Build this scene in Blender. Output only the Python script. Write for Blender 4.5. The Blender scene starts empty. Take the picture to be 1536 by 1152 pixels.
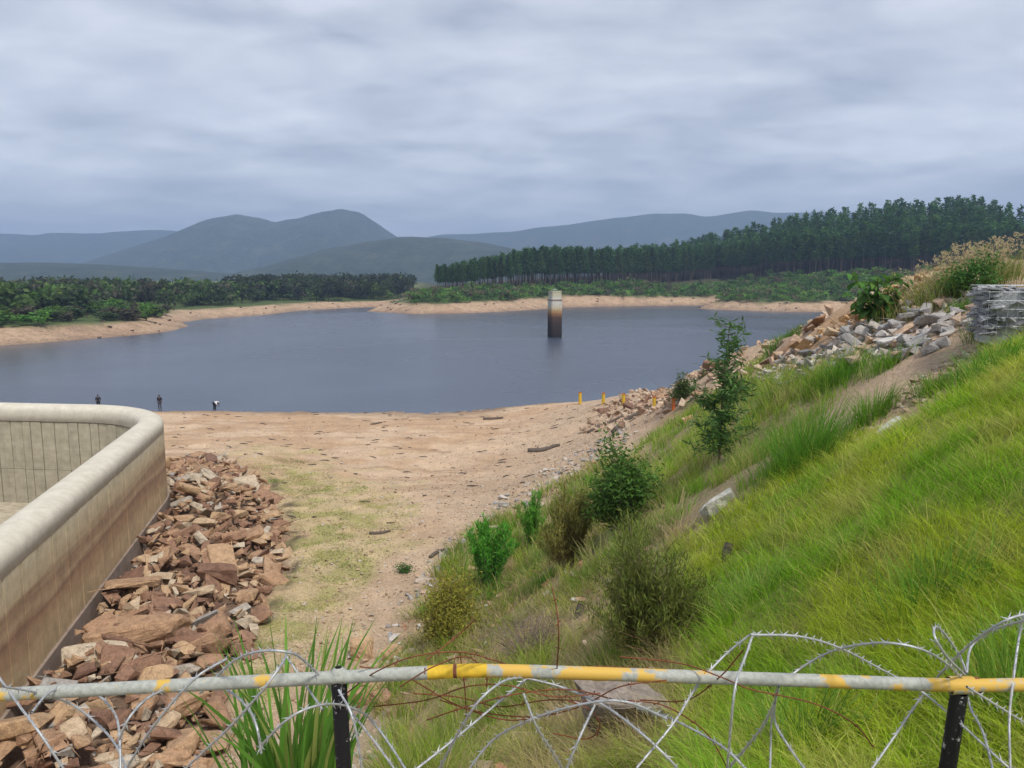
import bpy, math, random
import numpy as np
from mathutils import Matrix, Vector, Euler

rng = np.random.default_rng(7)
random.seed(7)
SC = bpy.context.scene
C = SC.collection

# ------------------------------------------------------------------ camera, world, sun, exposure
W0, H0, FPX, HORIZ = 1536.0, 1152.0, 1150.0, 420.0
PITCH = math.atan((H0 / 2 - HORIZ) / FPX)
cam = bpy.data.cameras.new('camera')
cam.sensor_width = 36.0
cam.lens = 36.0 * FPX / W0
cam.clip_start = 0.1
cam.clip_end = 20000
camo = bpy.data.objects.new('camera', cam)
camo.rotation_euler = (math.pi / 2 - PITCH, 0, 0)
C.objects.link(camo)
SC.camera = camo

SUN_EL, SUN_AZ = math.radians(56), math.radians(148)     # azimuth clockwise from +Y
world = bpy.data.worlds.new('World')
SC.world = world
world.use_nodes = True
nt = world.node_tree
nt.nodes.clear()
def wn(t, **k):
    n = nt.nodes.new(t)
    for a, b in k.items():
        setattr(n, a, b)
    return n
def wmath(op, a, b=None, clamp=False):
    n = wn('ShaderNodeMath', operation=op, use_clamp=clamp)
    for i, v in enumerate((a, b)):
        if v is None: continue
        if isinstance(v, (int, float)): n.inputs[i].default_value = v
        else: nt.links.new(v, n.inputs[i])
    return n.outputs[0]
sky = wn('ShaderNodeTexSky', sky_type='NISHITA', sun_disc=False)
sky.sun_elevation = SUN_EL
sky.sun_rotation = SUN_AZ
tc = wn('ShaderNodeTexCoord')
sep = wn('ShaderNodeSeparateXYZ')
nt.links.new(tc.outputs['Generated'], sep.inputs[0])
zc = wmath('MAXIMUM', sep.outputs[2], 0.0)
den = wmath('ADD', zc, 0.16)
comb = wn('ShaderNodeCombineXYZ')
nt.links.new(wmath('MULTIPLY', wmath('DIVIDE', sep.outputs[0], den), 0.8), comb.inputs[0])
nt.links.new(wmath('DIVIDE', sep.outputs[1], den), comb.inputs[1])
n1 = wn('ShaderNodeTexNoise'); n1.inputs['Scale'].default_value = 1.15; n1.inputs['Detail'].default_value = 5
n1.inputs['Roughness'].default_value = 0.5; n1.inputs['Distortion'].default_value = 0.5
n2 = wn('ShaderNodeTexNoise'); n2.inputs['Scale'].default_value = 4.2; n2.inputs['Detail'].default_value = 7
n2.inputs['Roughness'].default_value = 0.5; n2.inputs['Distortion'].default_value = 0.4
for n in (n1, n2): nt.links.new(comb.outputs[0], n.inputs['Vector'])
cl = wmath('ADD', wmath('MULTIPLY', n1.outputs[0], 0.7), wmath('MULTIPLY', n2.outputs[0], 0.3))
ramp = wn('ShaderNodeValToRGB')
ramp.color_ramp.elements[0].position = 0.38; ramp.color_ramp.elements[0].color = (0.195, 0.208, 0.24, 1)
ramp.color_ramp.elements[1].position = 0.66; ramp.color_ramp.elements[1].color = (0.4, 0.41, 0.435, 1)
nt.links.new(cl, ramp.inputs[0])
hz = wn('ShaderNodeMix', data_type='RGBA')
hf = wmath('MULTIPLY', wmath('SUBTRACT', 1.0, wmath('DIVIDE', zc, 0.16), True), 0.6)
nt.links.new(hf, hz.inputs['Factor'])
nt.links.new(ramp.outputs[0], hz.inputs['A'])
hz.inputs['B'].default_value = (0.34, 0.355, 0.39, 1)
sc_ = wn('ShaderNodeMix', data_type='RGBA', blend_type='MULTIPLY'); sc_.inputs['Factor'].default_value = 1
nt.links.new(sky.outputs[0], sc_.inputs['A']); sc_.inputs['B'].default_value = (0.1, 0.1, 0.1, 1)
mx = wn('ShaderNodeMix', data_type='RGBA'); mx.inputs['Factor'].default_value = 0.93
nt.links.new(sc_.outputs['Result'], mx.inputs['A']); nt.links.new(hz.outputs['Result'], mx.inputs['B'])
bg = wn('ShaderNodeBackground'); bg.inputs['Strength'].default_value = 1.0
nt.links.new(mx.outputs['Result'], bg.inputs['Color'])
out = wn('ShaderNodeOutputWorld'); nt.links.new(bg.outputs[0], out.inputs[0])

sun = bpy.data.lights.new('sun', 'SUN')
sun.energy = 1.5
sun.angle = math.radians(10)
sun.color = (1.0, 0.95, 0.87)
suno = bpy.data.objects.new('sun', sun)
sd_ = Vector((math.sin(SUN_AZ) * math.cos(SUN_EL), math.cos(SUN_AZ) * math.cos(SUN_EL), math.sin(SUN_EL)))
suno.rotation_euler = sd_.to_track_quat('Z', 'Y').to_euler()
C.objects.link(suno)
SC.view_settings.view_transform = 'Standard'
SC.view_settings.look = 'None'
SC.view_settings.gamma = 1
SC.view_settings.exposure = 1.36
SC.view_settings.use_curve_mapping = False

# ------------------------------------------------------------------ helpers
WATER = -15.0
cp, sp = math.cos(PITCH), math.sin(PITCH)
def ray(px, py):
    u = (px - W0 / 2) / FPX; v = (H0 / 2 - py) / FPX
    y = cp + v * sp; z = -sp + v * cp
    return u / y, z / y
def at_y(px, py, Y):
    a, b = ray(px, py); return Vector((a * Y, Y, b * Y))
def at_z(px, py, z):
    a, b = ray(px, py); t = z / b; return Vector((a * t, t, z))
def project(P):
    P = np.asarray(P, float)
    y = P[..., 1]; z = P[..., 2]
    d = np.maximum(y * cp - z * sp, 1e-3)
    v = (y * sp + z * cp) / d
    return W0 / 2 + FPX * P[..., 0] / d, H0 / 2 - FPX * v
def inpoly(px, py, poly):
    px = np.asarray(px); py = np.asarray(py); r = np.zeros(px.shape, bool)
    n = len(poly)
    for i in range(n):
        x1, y1 = poly[i]; x2, y2 = poly[(i + 1) % n]
        c = (y1 > py) != (y2 > py)
        xx = (x2 - x1) * (py - y1) / ((y2 - y1) if y2 != y1 else 1e-9) + x1
        r ^= c & (px < xx)
    return r
def polydist(px, py, poly, closed=True):
    px = np.asarray(px, float); py = np.asarray(py, float); best = np.full(px.shape, 1e9)
    n = len(poly)
    for i in range(n if closed else n - 1):
        x1, y1 = poly[i]; x2, y2 = poly[(i + 1) % n]
        dx, dy = x2 - x1, y2 - y1
        t = np.clip(((px - x1) * dx + (py - y1) * dy) / (dx * dx + dy * dy + 1e-12), 0, 1)
        best = np.minimum(best, np.hypot(px - x1 - t * dx, py - y1 - t * dy))
    return best
def sdf(px, py, poly):
    d = polydist(px, py, poly); return np.where(inpoly(px, py, poly), d, -d)
def smooth(a, b, x):
    t = np.clip((x - a) / (b - a), 0, 1); return t * t * (3 - 2 * t)
def _h(ix, iy, s):
    v = np.sin(ix * 127.1 + iy * 311.7 + s * 74.7) * 43758.5453
    return v - np.floor(v)
def vnoise(x, y, s=0):
    x = np.asarray(x, float); y = np.asarray(y, float)
    ix = np.floor(x); iy = np.floor(y); fx = x - ix; fy = y - iy
    fx = fx * fx * (3 - 2 * fx); fy = fy * fy * (3 - 2 * fy)
    a = _h(ix, iy, s); b = _h(ix + 1, iy, s); c = _h(ix, iy + 1, s); d = _h(ix + 1, iy + 1, s)
    return (a + (b - a) * fx) * (1 - fy) + (c + (d - c) * fx) * fy
def fbm(x, y, oct=4, s=0):
    r = 0; a = 0.5; t = 0
    for i in range(oct):
        r = r + a * vnoise(x * 2 ** i, y * 2 ** i, s + i); t += a; a *= 0.5
    return r / t

def mesh(name, V, F, mats=None, parent=None, col=None, smooth_=False, mi=None, link=True):
    """V (n,3); F (m,3|4) array or list of faces"""
    me = bpy.data.meshes.new(name)
    V = np.asarray(V, np.float32)
    if isinstance(F, np.ndarray):
        k = F.shape[1]; m = len(F)
        me.vertices.add(len(V)); me.vertices.foreach_set('co', V.ravel())
        me.loops.add(m * k); me.loops.foreach_set('vertex_index', F.astype(np.int32).ravel())
        me.polygons.add(m); me.polygons.foreach_set('loop_start', np.arange(0, m * k, k, dtype=np.int32))
        me.update(calc_edges=True); me.validate()
    else:
        me.from_pydata([tuple(map(float, v)) for v in V], [], [tuple(map(int, f)) for f in F]); me.update()
    if col is not None:
        a = me.color_attributes.new('Col', 'FLOAT_COLOR', 'POINT')
        c4 = np.ones((len(V), 4), np.float32); c4[:, :3] = col
        a.data.foreach_set('color', c4.ravel())
    me.polygons.foreach_set('use_smooth', np.full(len(me.polygons), smooth_))
    if mats is not None:
        for m_ in (mats if isinstance(mats, (list, tuple)) else [mats]): me.materials.append(m_)
    if mi is not None: me.polygons.foreach_set('material_index', np.asarray(mi, np.int32))
    if not link: return me
    return link_obj(name, me, parent)
def link_obj(name, data, parent=None, loc=None, rot=None, scale=None):
    o = bpy.data.objects.new(name, data); C.objects.link(o)
    if parent is not None: o.parent = parent
    if loc is not None: o.location = loc
    if rot is not None: o.rotation_euler = rot
    if scale is not None: o.scale = scale
    return o
def tag(o, label=None, cat=None, group=None, kind=None):
    if label: o['label'] = label
    if cat: o['category'] = cat
    if group: o['group'] = group
    if kind: o['kind'] = kind
    return o
def empty(name, loc, label, cat, group=None, rz=0):
    o = bpy.data.objects.new(name, None); C.objects.link(o); o.location = loc; o.rotation_euler = (0, 0, rz)
    o.empty_display_size = 0.2
    return tag(o, label, cat, group)
class Acc:
    """collects tri/quad pieces for ONE mesh"""
    def __init__(s): s.V = []; s.F = []; s.C = []; s.n = 0
    def add(s, V, F, col=None):
        V = np.asarray(V, float); F = np.asarray(F, int)
        if F.shape[1] == 3: F = np.hstack([F, F[:, 2:3]])
        s.V.append(V); s.F.append(F + s.n); s.n += len(V)
        c = np.ones((len(V), 3)) * (1 if col is None else np.asarray(col)); s.C.append(c)
    def build(s, name, mat, parent=None, smooth_=False, link=True):
        V = np.vstack(s.V); F = np.vstack(s.F); Cc = np.vstack(s.C)
        tri = F[:, 2] == F[:, 3]
        if tri.all(): return mesh(name, V, F[:, :3].copy(), mat, parent, Cc, smooth_, link=link)
        if not tri.any(): return mesh(name, V, F, mat, parent, Cc, smooth_, link=link)
        q = F[~tri]; t = np.vstack([F[tri][:, :3], q[:, [0, 1, 2]], q[:, [0, 2, 3]]])
        return mesh(name, V, t, mat, parent, Cc, smooth_, link=link)
def tube(pts, rad, sides=6, caps=True):
    P = np.array([tuple(p) for p in pts], float); n = len(P)
    R = np.ones(n) * rad if np.isscalar(rad) else np.asarray(rad, float)
    T = np.gradient(P, axis=0); T /= np.linalg.norm(T, axis=1)[:, None] + 1e-9
    ref = np.array([0, 0, 1.0]) if abs(T[0, 2]) < 0.9 else np.array([1.0, 0, 0])
    V = []; u = np.cross(T[0], ref); u /= np.linalg.norm(u)
    for i in range(n):
        u = u - T[i] * np.dot(u, T[i]); u /= np.linalg.norm(u) + 1e-9
        w = np.cross(T[i], u)
        a = np.arange(sides) / sides * 2 * np.pi
        V.append(P[i] + R[i] * (np.cos(a)[:, None] * u + np.sin(a)[:, None] * w))
    V = np.vstack(V); F = []
    for i in range(n - 1):
        for k in range(sides):
            k2 = (k + 1) % sides
            F.append((i * sides + k, i * sides + k2, (i + 1) * sides + k2, (i + 1) * sides + k))
    if caps:
        V = np.vstack([V, P[:1], P[-1:]]); a = n * sides
        for k in range(sides):
            k2 = (k + 1) % sides
            F.append((k2, k, a, a)); F.append(((n - 1) * sides + k, (n - 1) * sides + k2, a + 1, a + 1))
    return V, np.array(F)
def catmull(pts, m=8):
    P = [np.array(tuple(p), float) for p in pts]
    P = [2 * P[0] - P[1]] + P + [2 * P[-1] - P[-2]]
    R = []
    for i in range(1, len(P) - 2):
        for k in range(m):
            t = k / m
            R.append(0.5 * ((2 * P[i]) + (P[i + 1] - P[i - 1]) * t + (2 * P[i - 1] - 5 * P[i] + 4 * P[i + 1] - P[i + 2]) * t * t
                            + (3 * P[i] - P[i - 1] - 3 * P[i + 1] + P[i + 2]) * t ** 3))
    R.append(P[-2]); return np.array(R)
def box(x0, x1, y0, y1, z0, z1):
    V = np.array([(x, y, z) for z in (z0, z1) for y in (y0, y1) for x in (x0, x1)], float)
    F = np.array([(0, 2, 3, 1), (4, 5, 7, 6), (0, 1, 5, 4), (2, 6, 7, 3), (0, 4, 6, 2), (1, 3, 7, 5)])
    return V, F

# ------------------------------------------------------------------ materials
def newmat(name):
    m = bpy.data.materials.new(name); m.use_nodes = True
    n = m.node_tree.nodes; n.clear()
    o = n.new('ShaderNodeOutputMaterial'); b = n.new('ShaderNodeBsdfPrincipled')
    b.inputs['Specular IOR Level'].default_value = 0.25
    m.node_tree.links.new(b.outputs[0], o.inputs[0])
    return m, m.node_tree, b, o
def N(t, kind, **k):
    n = t.nodes.new(kind)
    for a, v in k.items(): setattr(n, a, v)
    return n
def noise(t, scale, detail=4, rough=0.55, vec=None, dist=0):
    n = N(t, 'ShaderNodeTexNoise'); n.inputs['Scale'].default_value = scale; n.inputs['Detail'].default_value = detail
    n.inputs['Roughness'].default_value = rough; n.inputs['Distortion'].default_value = dist
    if vec is not None: t.links.new(vec, n.inputs['Vector'])
    return n.outputs[0]
def rampn(t, fac, stops):
    r = N(t, 'ShaderNodeValToRGB'); e = r.color_ramp.elements
    while len(e) < len(stops): e.new(0.5)
    for i, (p, c) in enumerate(stops):
        e[i].position = p; e[i].color = (*c, 1) if not np.isscalar(c) else (c, c, c, 1)
    t.links.new(fac, r.inputs[0]); return r.outputs[0]
def mixc(t, fac, a, b, mode='MIX'):
    m = N(t, 'ShaderNodeMix', data_type='RGBA', blend_type=mode)
    for s, v in (('Factor', fac), ('A', a), ('B', b)):
        if isinstance(v, (int, float)): m.inputs[s].default_value = v
        elif isinstance(v, tuple): m.inputs[s].default_value = (*v, 1)
        else: t.links.new(v, m.inputs[s])
    return m.outputs['Result']
def mth(t, op, a, b=None, clamp=False):
    n = N(t, 'ShaderNodeMath', operation=op, use_clamp=clamp)
    for i, v in enumerate((a, b)):
        if v is None: continue
        if isinstance(v, (int, float)): n.inputs[i].default_value = v
        else: t.links.new(v, n.inputs[i])
    return n.outputs[0]
def bump(t, b, h, strength=0.4, dist=0.05):
    n = N(t, 'ShaderNodeBump'); n.inputs['Strength'].default_value = strength; n.inputs['Distance'].default_value = dist
    t.links.new(h, n.inputs['Height']); t.links.new(n.outputs[0], b.inputs['Normal'])
def pos(t): return N(t, 'ShaderNodeNewGeometry').outputs['Position']
def attr(t): return N(t, 'ShaderNodeAttribute', attribute_name='Col').outputs['Color']

def mat_ground():
    m, t, b, o = newmat('ground'); p = pos(t)
    f = noise(t, 9, 5, 0.7, p); g = noise(t, 45, 3, 0.6, p); h = noise(t, 0.9, 4, 0.6, p)
    c = mixc(t, 1.0, attr(t), rampn(t, f, [(0.25, 0.62), (0.5, 0.98), (0.75, 1.3)]), 'MULTIPLY')
    c = mixc(t, 1.0, c, rampn(t, g, [(0.28, 0.55), (0.45, 1.0), (0.7, 1.2)]), 'MULTIPLY')
    c = mixc(t, 1.0, c, rampn(t, h, [(0.3, 0.85), (0.7, 1.12)]), 'MULTIPLY')
    t.links.new(c, b.inputs['Base Color']); b.inputs['Roughness'].default_value = 0.95
    bump(t, b, mth(t, 'ADD', f, mth(t, 'MULTIPLY', g, 0.35)), 0.8, 0.12)
    return m
def mat_far():
    m, t, b, o = newmat('far_land'); p = pos(t)
    f = noise(t, 0.35, 6, 0.7, p); g = noise(t, 1.6, 3, 0.6, p)
    c = mixc(t, 1.0, attr(t), rampn(t, f, [(0.25, 0.6), (0.5, 1.0), (0.75, 1.3)]), 'MULTIPLY')
    c = mixc(t, 1.0, c, rampn(t, g, [(0.3, 0.6), (0.5, 1.0), (0.7, 1.15)]), 'MULTIPLY')
    t.links.new(c, b.inputs['Base Color']); b.inputs['Roughness'].default_value = 0.95
    bump(t, b, f, 0.8, 1.2); return m
def mat_mountain():
    m, t, b, o = newmat('mountain_scrub'); p = pos(t)
    f = noise(t, 0.012, 8, 0.65, p); g = noise(t, 0.05, 6, 0.7, p)
    c = rampn(t, f, [(0.3, (0.02, 0.035, 0.015)), (0.55, (0.045, 0.06, 0.03)), (0.75, (0.1, 0.095, 0.06))])
    c = mixc(t, 1.0, c, rampn(t, g, [(0.3, 0.5), (0.7, 1.4)]), 'MULTIPLY')
    t.links.new(c, b.inputs['Base Color']); b.inputs['Roughness'].default_value = 1.0
    bump(t, b, g, 0.9, 14); return m
def mat_leaf(name, var=0.25, trans=0.3):
    """foliage: colour from the Col attribute, varied by noise and per object"""
    m, t, b, o = newmat(name)
    oi = N(t, 'ShaderNodeObjectInfo')
    hs = N(t, 'ShaderNodeHueSaturation')
    t.links.new(attr(t), hs.inputs['Color'])
    t.links.new(mth(t, 'ADD', mth(t, 'MULTIPLY', oi.outputs['Random'], 0.03), 0.485), hs.inputs['Hue'])
    t.links.new(mth(t, 'ADD', mth(t, 'MULTIPLY', oi.outputs['Random'], var * 2), 1 - var), hs.inputs['Value'])
    d = N(t, 'ShaderNodeBsdfTranslucent'); mxs = N(t, 'ShaderNodeMixShader'); mxs.inputs[0].default_value = trans
    t.links.new(hs.outputs[0], b.inputs['Base Color']); t.links.new(hs.outputs[0], d.inputs[0])
    b.inputs['Roughness'].default_value = 0.6; b.inputs['Specular IOR Level'].default_value = 0.2
    t.links.new(b.outputs[0], mxs.inputs[1]); t.links.new(d.outputs[0], mxs.inputs[2]); t.links.new(mxs.outputs[0], o.inputs[0])
    return m
def mat_rock(name, stops, use_attr=False):
    m, t, b, o = newmat(name)
    tcn = N(t, 'ShaderNodeTexCoord')
    p = pos(t)
    f = noise(t, 5, 5, 0.65, p, 0.4); g = noise(t, 22, 3, 0.6, p)
    if use_attr: c = attr(t)
    else:
        oi = N(t, 'ShaderNodeObjectInfo'); c = rampn(t, oi.outputs['Random'], stops)
    c = mixc(t, 1.0, c, rampn(t, f, [(0.25, 0.55), (0.5, 1.0), (0.75, 1.3)]), 'MULTIPLY')
    c = mixc(t, 1.0, c, rampn(t, g, [(0.3, 0.75), (0.65, 1.12)]), 'MULTIPLY')
    t.links.new(c, b.inputs['Base Color']); b.inputs['Roughness'].default_value = 0.9
    bump(t, b, mth(t, 'ADD', f, mth(t, 'MULTIPLY', g, 0.3)), 0.6, 0.08); return m
def mat_plain(name, col, rough=0.8, metal=0.0, nscale=8, amount=0.3, bmp=0.2):
    m, t, b, o = newmat(name); tcn = N(t, 'ShaderNodeTexCoord')
    f = noise(t, nscale, 4, 0.6, tcn.outputs['Object'])
    c = mixc(t, 1.0, col, rampn(t, f, [(0.3, 1 - amount), (0.7, 1 + amount)]), 'MULTIPLY')
    t.links.new(c, b.inputs['Base Color']); b.inputs['Roughness'].default_value = rough; b.inputs['Metallic'].default_value = metal
    if bmp: bump(t, b, f, bmp, 0.02)
    return m
RED = [(0.0, (0.17, 0.095, 0.065)), (0.25, (0.27, 0.155, 0.1)), (0.5, (0.36, 0.225, 0.135)), (0.75, (0.43, 0.29, 0.17)), (0.92, (0.46, 0.38, 0.28)), (1.0, (0.3, 0.28, 0.26))]
GREY = [(0.0, (0.24, 0.23, 0.22)), (0.35, (0.36, 0.34, 0.32)), (0.6, (0.42, 0.37, 0.31)), (0.8, (0.44, 0.3, 0.2)), (1.0, (0.52, 0.5, 0.47))]
M = dict(ground=mat_ground(), far=mat_far(), mountain=mat_mountain(), leaf=mat_leaf('foliage', 0.22, 0.42), grass=mat_leaf('grass_blades', 0.0, 0.5),
         rock_red=mat_rock('red_sandstone', RED), rock_grey=mat_rock('grey_rubble', GREY), rock_attr=mat_rock('loose_stone', None, True),
         bark=mat_plain('bark', (0.10, 0.075, 0.055)), twig=mat_plain('dry_twig', (0.2, 0.15, 0.11)),
         drift=mat_plain('driftwood', (0.10, 0.08, 0.065)), black=mat_plain('black_post_paint', (0.012, 0.012, 0.013), 0.55, 0, 25, 0.5),
         wire=mat_plain('galvanised_wire', (0.5, 0.52, 0.55), 0.4, 0.75, 30, 0.25), rust=mat_plain('rusty_wire', (0.17, 0.06, 0.03), 0.9, 0, 40, 0.4),
         yellow=mat_plain('yellow_paint', (0.55, 0.36, 0.03), 0.7, 0, 14, 0.35), orange=mat_plain('orange_paint', (0.5, 0.13, 0.03), 0.7, 0, 14, 0.3),
         skin=mat_plain('skin', (0.12, 0.07, 0.045), 0.6), dark_cloth=mat_plain('dark_cloth', (0.018, 0.019, 0.026), 0.9),
         grey_cloth=mat_plain('grey_cloth', (0.06, 0.06, 0.07), 0.9), white_cloth=mat_plain('white_cloth', (0.72, 0.72, 0.7), 0.9), hair=mat_plain('hair', (0.01, 0.009, 0.008), 0.8))

def mat_concrete(name, mode):
    m, t, b, o = newmat(name); p = pos(t)
    s = N(t, 'ShaderNodeSeparateXYZ'); t.links.new(p, s.inputs[0])
    mp = N(t, 'ShaderNodeMapping'); mp.inputs['Scale'].default_value = (0.12, 0.12, 1.6); t.links.new(p, mp.inputs[0])
    warp = noise(t, 1.0, 5, 0.6, mp.outputs[0], 0.6)
    f = noise(t, 2.5, 6, 0.65, p); g = noise(t, 30, 3, 0.6, p)
    mp2 = N(t, 'ShaderNodeMapping'); mp2.inputs['Scale'].default_value = (3.2, 3.2, 0.25); t.links.new(p, mp2.inputs[0])
    drip = noise(t, 1.0, 4, 0.6, mp2.outputs[0])
    if mode == 'outer':
        zz = mth(t, 'ADD', mth(t, 'MULTIPLY', mth(t, 'ADD', s.outputs[2], 12.8), 1 / 5.8), mth(t, 'MULTIPLY', mth(t, 'SUBTRACT', warp, 0.5), 0.2))
        c = rampn(t, zz, [(0.2, (0.3, 0.2, 0.13)), (0.3, (0.46, 0.33, 0.19)), (0.4, (0.48, 0.345, 0.2)), (0.5, (0.36, 0.23, 0.135)), (0.56, (0.27, 0.16, 0.1)), (0.61, (0.44, 0.31, 0.19)),
                          (0.67, (0.31, 0.2, 0.125)), (0.73, (0.5, 0.39, 0.25)), (0.84, (0.56, 0.48, 0.33)), (0.96, (0.58, 0.54, 0.45))])
    elif mode == 'inner': c = rampn(t, warp, [(0.3, (0.3, 0.265, 0.19)), (0.7, (0.4, 0.36, 0.27))])
    elif mode == 'crest': c = rampn(t, f, [(0.3, (0.5, 0.46, 0.375)), (0.7, (0.57, 0.53, 0.445))])
    elif mode == 'floor': c = rampn(t, f, [(0.3, (0.33, 0.28, 0.2)), (0.7, (0.46, 0.4, 0.3))])
    elif mode == 'foot': c = rampn(t, warp, [(0.3, (0.2, 0.15, 0.12)), (0.7, (0.31, 0.24, 0.19))])
    else:   # tower: stained by the falling water level
        zz = mth(t, 'ADD', mth(t, 'MULTIPLY', mth(t, 'ADD', s.outputs[2], 15.0), 1 / 12.4), mth(t, 'MULTIPLY', mth(t, 'SUBTRACT', warp, 0.5), 0.08))
        c = rampn(t, zz, [(0.04, (0.018, 0.016, 0.017)), (0.3, (0.045, 0.032, 0.03)), (0.44, (0.09, 0.05, 0.035)), (0.52, (0.3, 0.16, 0.07)), (0.6, (0.45, 0.34, 0.19)), (0.66, (0.5, 0.46, 0.38)), (0.8, (0.55, 0.53, 0.47)), (0.9, (0.46, 0.43, 0.3))])
    c = mixc(t, 0.35 if mode == 'crest' else 1.0, c, rampn(t, f, [(0.3, 0.8), (0.7, 1.15)]), 'MULTIPLY')
    c = mixc(t, 0.0 if mode in ('crest', 'floor') else 0.4, c, rampn(t, drip, [(0.3, 0.7), (0.5, 1.0), (0.8, 1.12)]), 'MULTIPLY')
    c = mixc(t, 1.0, c, rampn(t, g, [(0.3, 0.9), (0.7, 1.07)]), 'MULTIPLY')
    t.links.new(c, b.inputs['Base Color']); b.inputs['Roughness'].default_value = 0.85
    bump(t, b, mth(t, 'ADD', mth(t, 'MULTIPLY', f, 0.25), mth(t, 'MULTIPLY', g, 0.4)), 0.35, 0.02); return m
for k in ('outer', 'inner', 'crest', 'floor', 'foot', 'tower'): M['con_' + k] = mat_concrete('concrete_' + k, k)
def mat_water():
    m, t, b, o = newmat('lake_water'); p = pos(t)
    mp = N(t, 'ShaderNodeMapping'); mp.inputs['Scale'].default_value = (0.5, 1.1, 1); t.links.new(p, mp.inputs[0])
    w = noise(t, 1.3, 4, 0.6, mp.outputs[0]); big = noise(t, 0.012, 3, 0.5, p, 0.8)
    b.inputs['Base Color'].default_value = (0.05, 0.064, 0.094, 1); b.inputs['Specular IOR Level'].default_value = 0.5; b.inputs['IOR'].default_value = 1.33
    t.links.new(rampn(t, big, [(0.35, 0.2), (0.65, 0.3)]), b.inputs['Roughness'])
    bump(t, b, mth(t, 'MULTIPLY', w, rampn(t, big, [(0.35, 0.35), (0.65, 1.0)])), 0.6, 0.16); return m
M['water'] = mat_water()
def mat_rail():
    m, t, b, o = newmat('worn_rail_paint'); p = pos(t)
    f = noise(t, 7, 4, 0.6, p); g = noise(t, 45, 4, 0.7, p); h = noise(t, 2.2, 2, 0.5, p)
    c = mixc(t, 1.0, (0.36, 0.37, 0.33), rampn(t, g, [(0.3, 0.7), (0.7, 1.15)]), 'MULTIPLY')
    sx = N(t, 'ShaderNodeSeparateXYZ'); t.links.new(p, sx.inputs[0])
    wear = rampn(t, mth(t, 'MULTIPLY', mth(t, 'ADD', sx.outputs[0], 2.0), 0.2), [(0.28, 0.02), (0.36, 0.14), (0.52, 0.13), (0.66, 0.07)])
    k = rampn(t, mth(t, 'ADD', mth(t, 'ADD', mth(t, 'MULTIPLY', f, 0.5), mth(t, 'MULTIPLY', h, 0.5)), wear), [(0.61, 0.0), (0.64, 1.0)])
    c = mixc(t, k, c, (0.55, 0.35, 0.07))
    c = mixc(t, rampn(t, g, [(0.68, 0.0), (0.74, 0.8)]), c, (0.12, 0.05, 0.03))
    t.links.new(c, b.inputs['Base Color']); b.inputs['Roughness'].default_value = 0.6; bump(t, b, g, 0.3, 0.004); return m
M['rail'] = mat_rail()
def mat_peel():
    m, t, b, o = newmat('peeling_black_paint'); p = pos(t)
    g = noise(t, 38, 5, 0.7, p); h = noise(t, 9, 3, 0.6, p)
    k = rampn(t, mth(t, 'ADD', mth(t, 'MULTIPLY', g, 0.6), mth(t, 'MULTIPLY', h, 0.4)), [(0.56, 0.0), (0.6, 1.0)])
    t.links.new(mixc(t, k, (0.012, 0.012, 0.014), (0.38, 0.38, 0.37)), b.inputs['Base Color']); b.inputs['Roughness'].default_value = 0.6; bump(t, b, g, 0.4, 0.004); return m
M['black'] = mat_peel()

# ------------------------------------------------------------------ near terrain
ctrl = []
def cy(px, py, Y): ctrl.append(tuple(at_y(px, py, Y)))
def cz(px, py, z): ctrl.append(tuple(at_z(px, py, z)))
for a in ((250, 616), (400, 617), (550, 617), (750, 611), (870, 603)): cz(*a, -15.05)
for a in ((300, 690, -12.3), (258, 740, -11.9), (100, 1000, -11.8), (0, 1090, -11.8), (450, 800, -12.0), (400, 950, -11.9), (600, 720, -12.6), (480, 990, -11.8),
          (560, 640, -14.2), (400, 645, -14.1), (640, 800, -11.8), (760, 720, -12.1), (860, 670, -12.4), (200, 1150, -11.7), (400, 1140, -11.5), (700, 650, -13.6), (820, 630, -13.9)): cz(*a)
for a in ((960, 588, 76), (1000, 602, 62), (1040, 556, 62), (1150, 513, 48), (1240, 482, 38), (1290, 453, 33), (1400, 407, 27), (1536, 397, 24),
          (880, 700, 42), (1010, 640, 45), (1000, 700, 32), (900, 780, 27), (760, 850, 28), (600, 980, 23.5), (850, 860, 19.5), (750, 960, 18.5), (1090, 700, 19),
          (1075, 755, 15.5), (960, 900, 13.5), (1200, 640, 18), (1330, 640, 13.5), (1536, 560, 11), (1480, 480, 18), (1400, 520, 17), (1290, 540, 20), (1290, 480, 26),
          (1200, 530, 27), (1110, 590, 30), (1060, 620, 36), (1300, 800, 8.5), (1300, 1000, 6.3), (1000, 1000, 10), (900, 1100, 8.5), (1100, 1140, 6), (700, 1100, 12),
          (560, 1120, 15), (1536, 1000, 4.8), (1536, 750, 7.2), (1440, 430, 22)): cy(*a)
ctrl += [(-2, 2.9, -2.6), (0, 2.9, -2.6), (2, 2.9, -2.55), (4, 2.9, -2.4), (-2, 0, -1.65), (0, 0, -1.65), (3, 0, -1.6), (0, -8, -1.6), (8, -8, -1.2), (-8, -8, -3), (-1.8, 6, -4.5), (-5, 8, -8.6),
         (-4, 12, -9.6), (-8, 12, -11.5), (-12, 5, -11.8), (-14, -6, -11), (-6, 2, -6), (24, 62, -16), (27, 45, -14), (27, 34, -9), (30, 25, -4), (42, 24, -1), (42, 8, .5), (20, 10, .4),
         (12, 6, -.4), (10, 0, -1), (30, -8, 0.3), (32, 80, -18), (0, 112, -18), (-32, 108, -18), (-62, 104, -18), (62, 62, -18), (62, 40, -15), (62, 10, 0.5), (-62, 70, -13.5), (-62, 40, -12.2), (-62, 0, -11.5), (-30, 62, -13.2), (-40, 92, -15.6), (-62,90,-15.4)]
P = np.array(ctrl)
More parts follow.
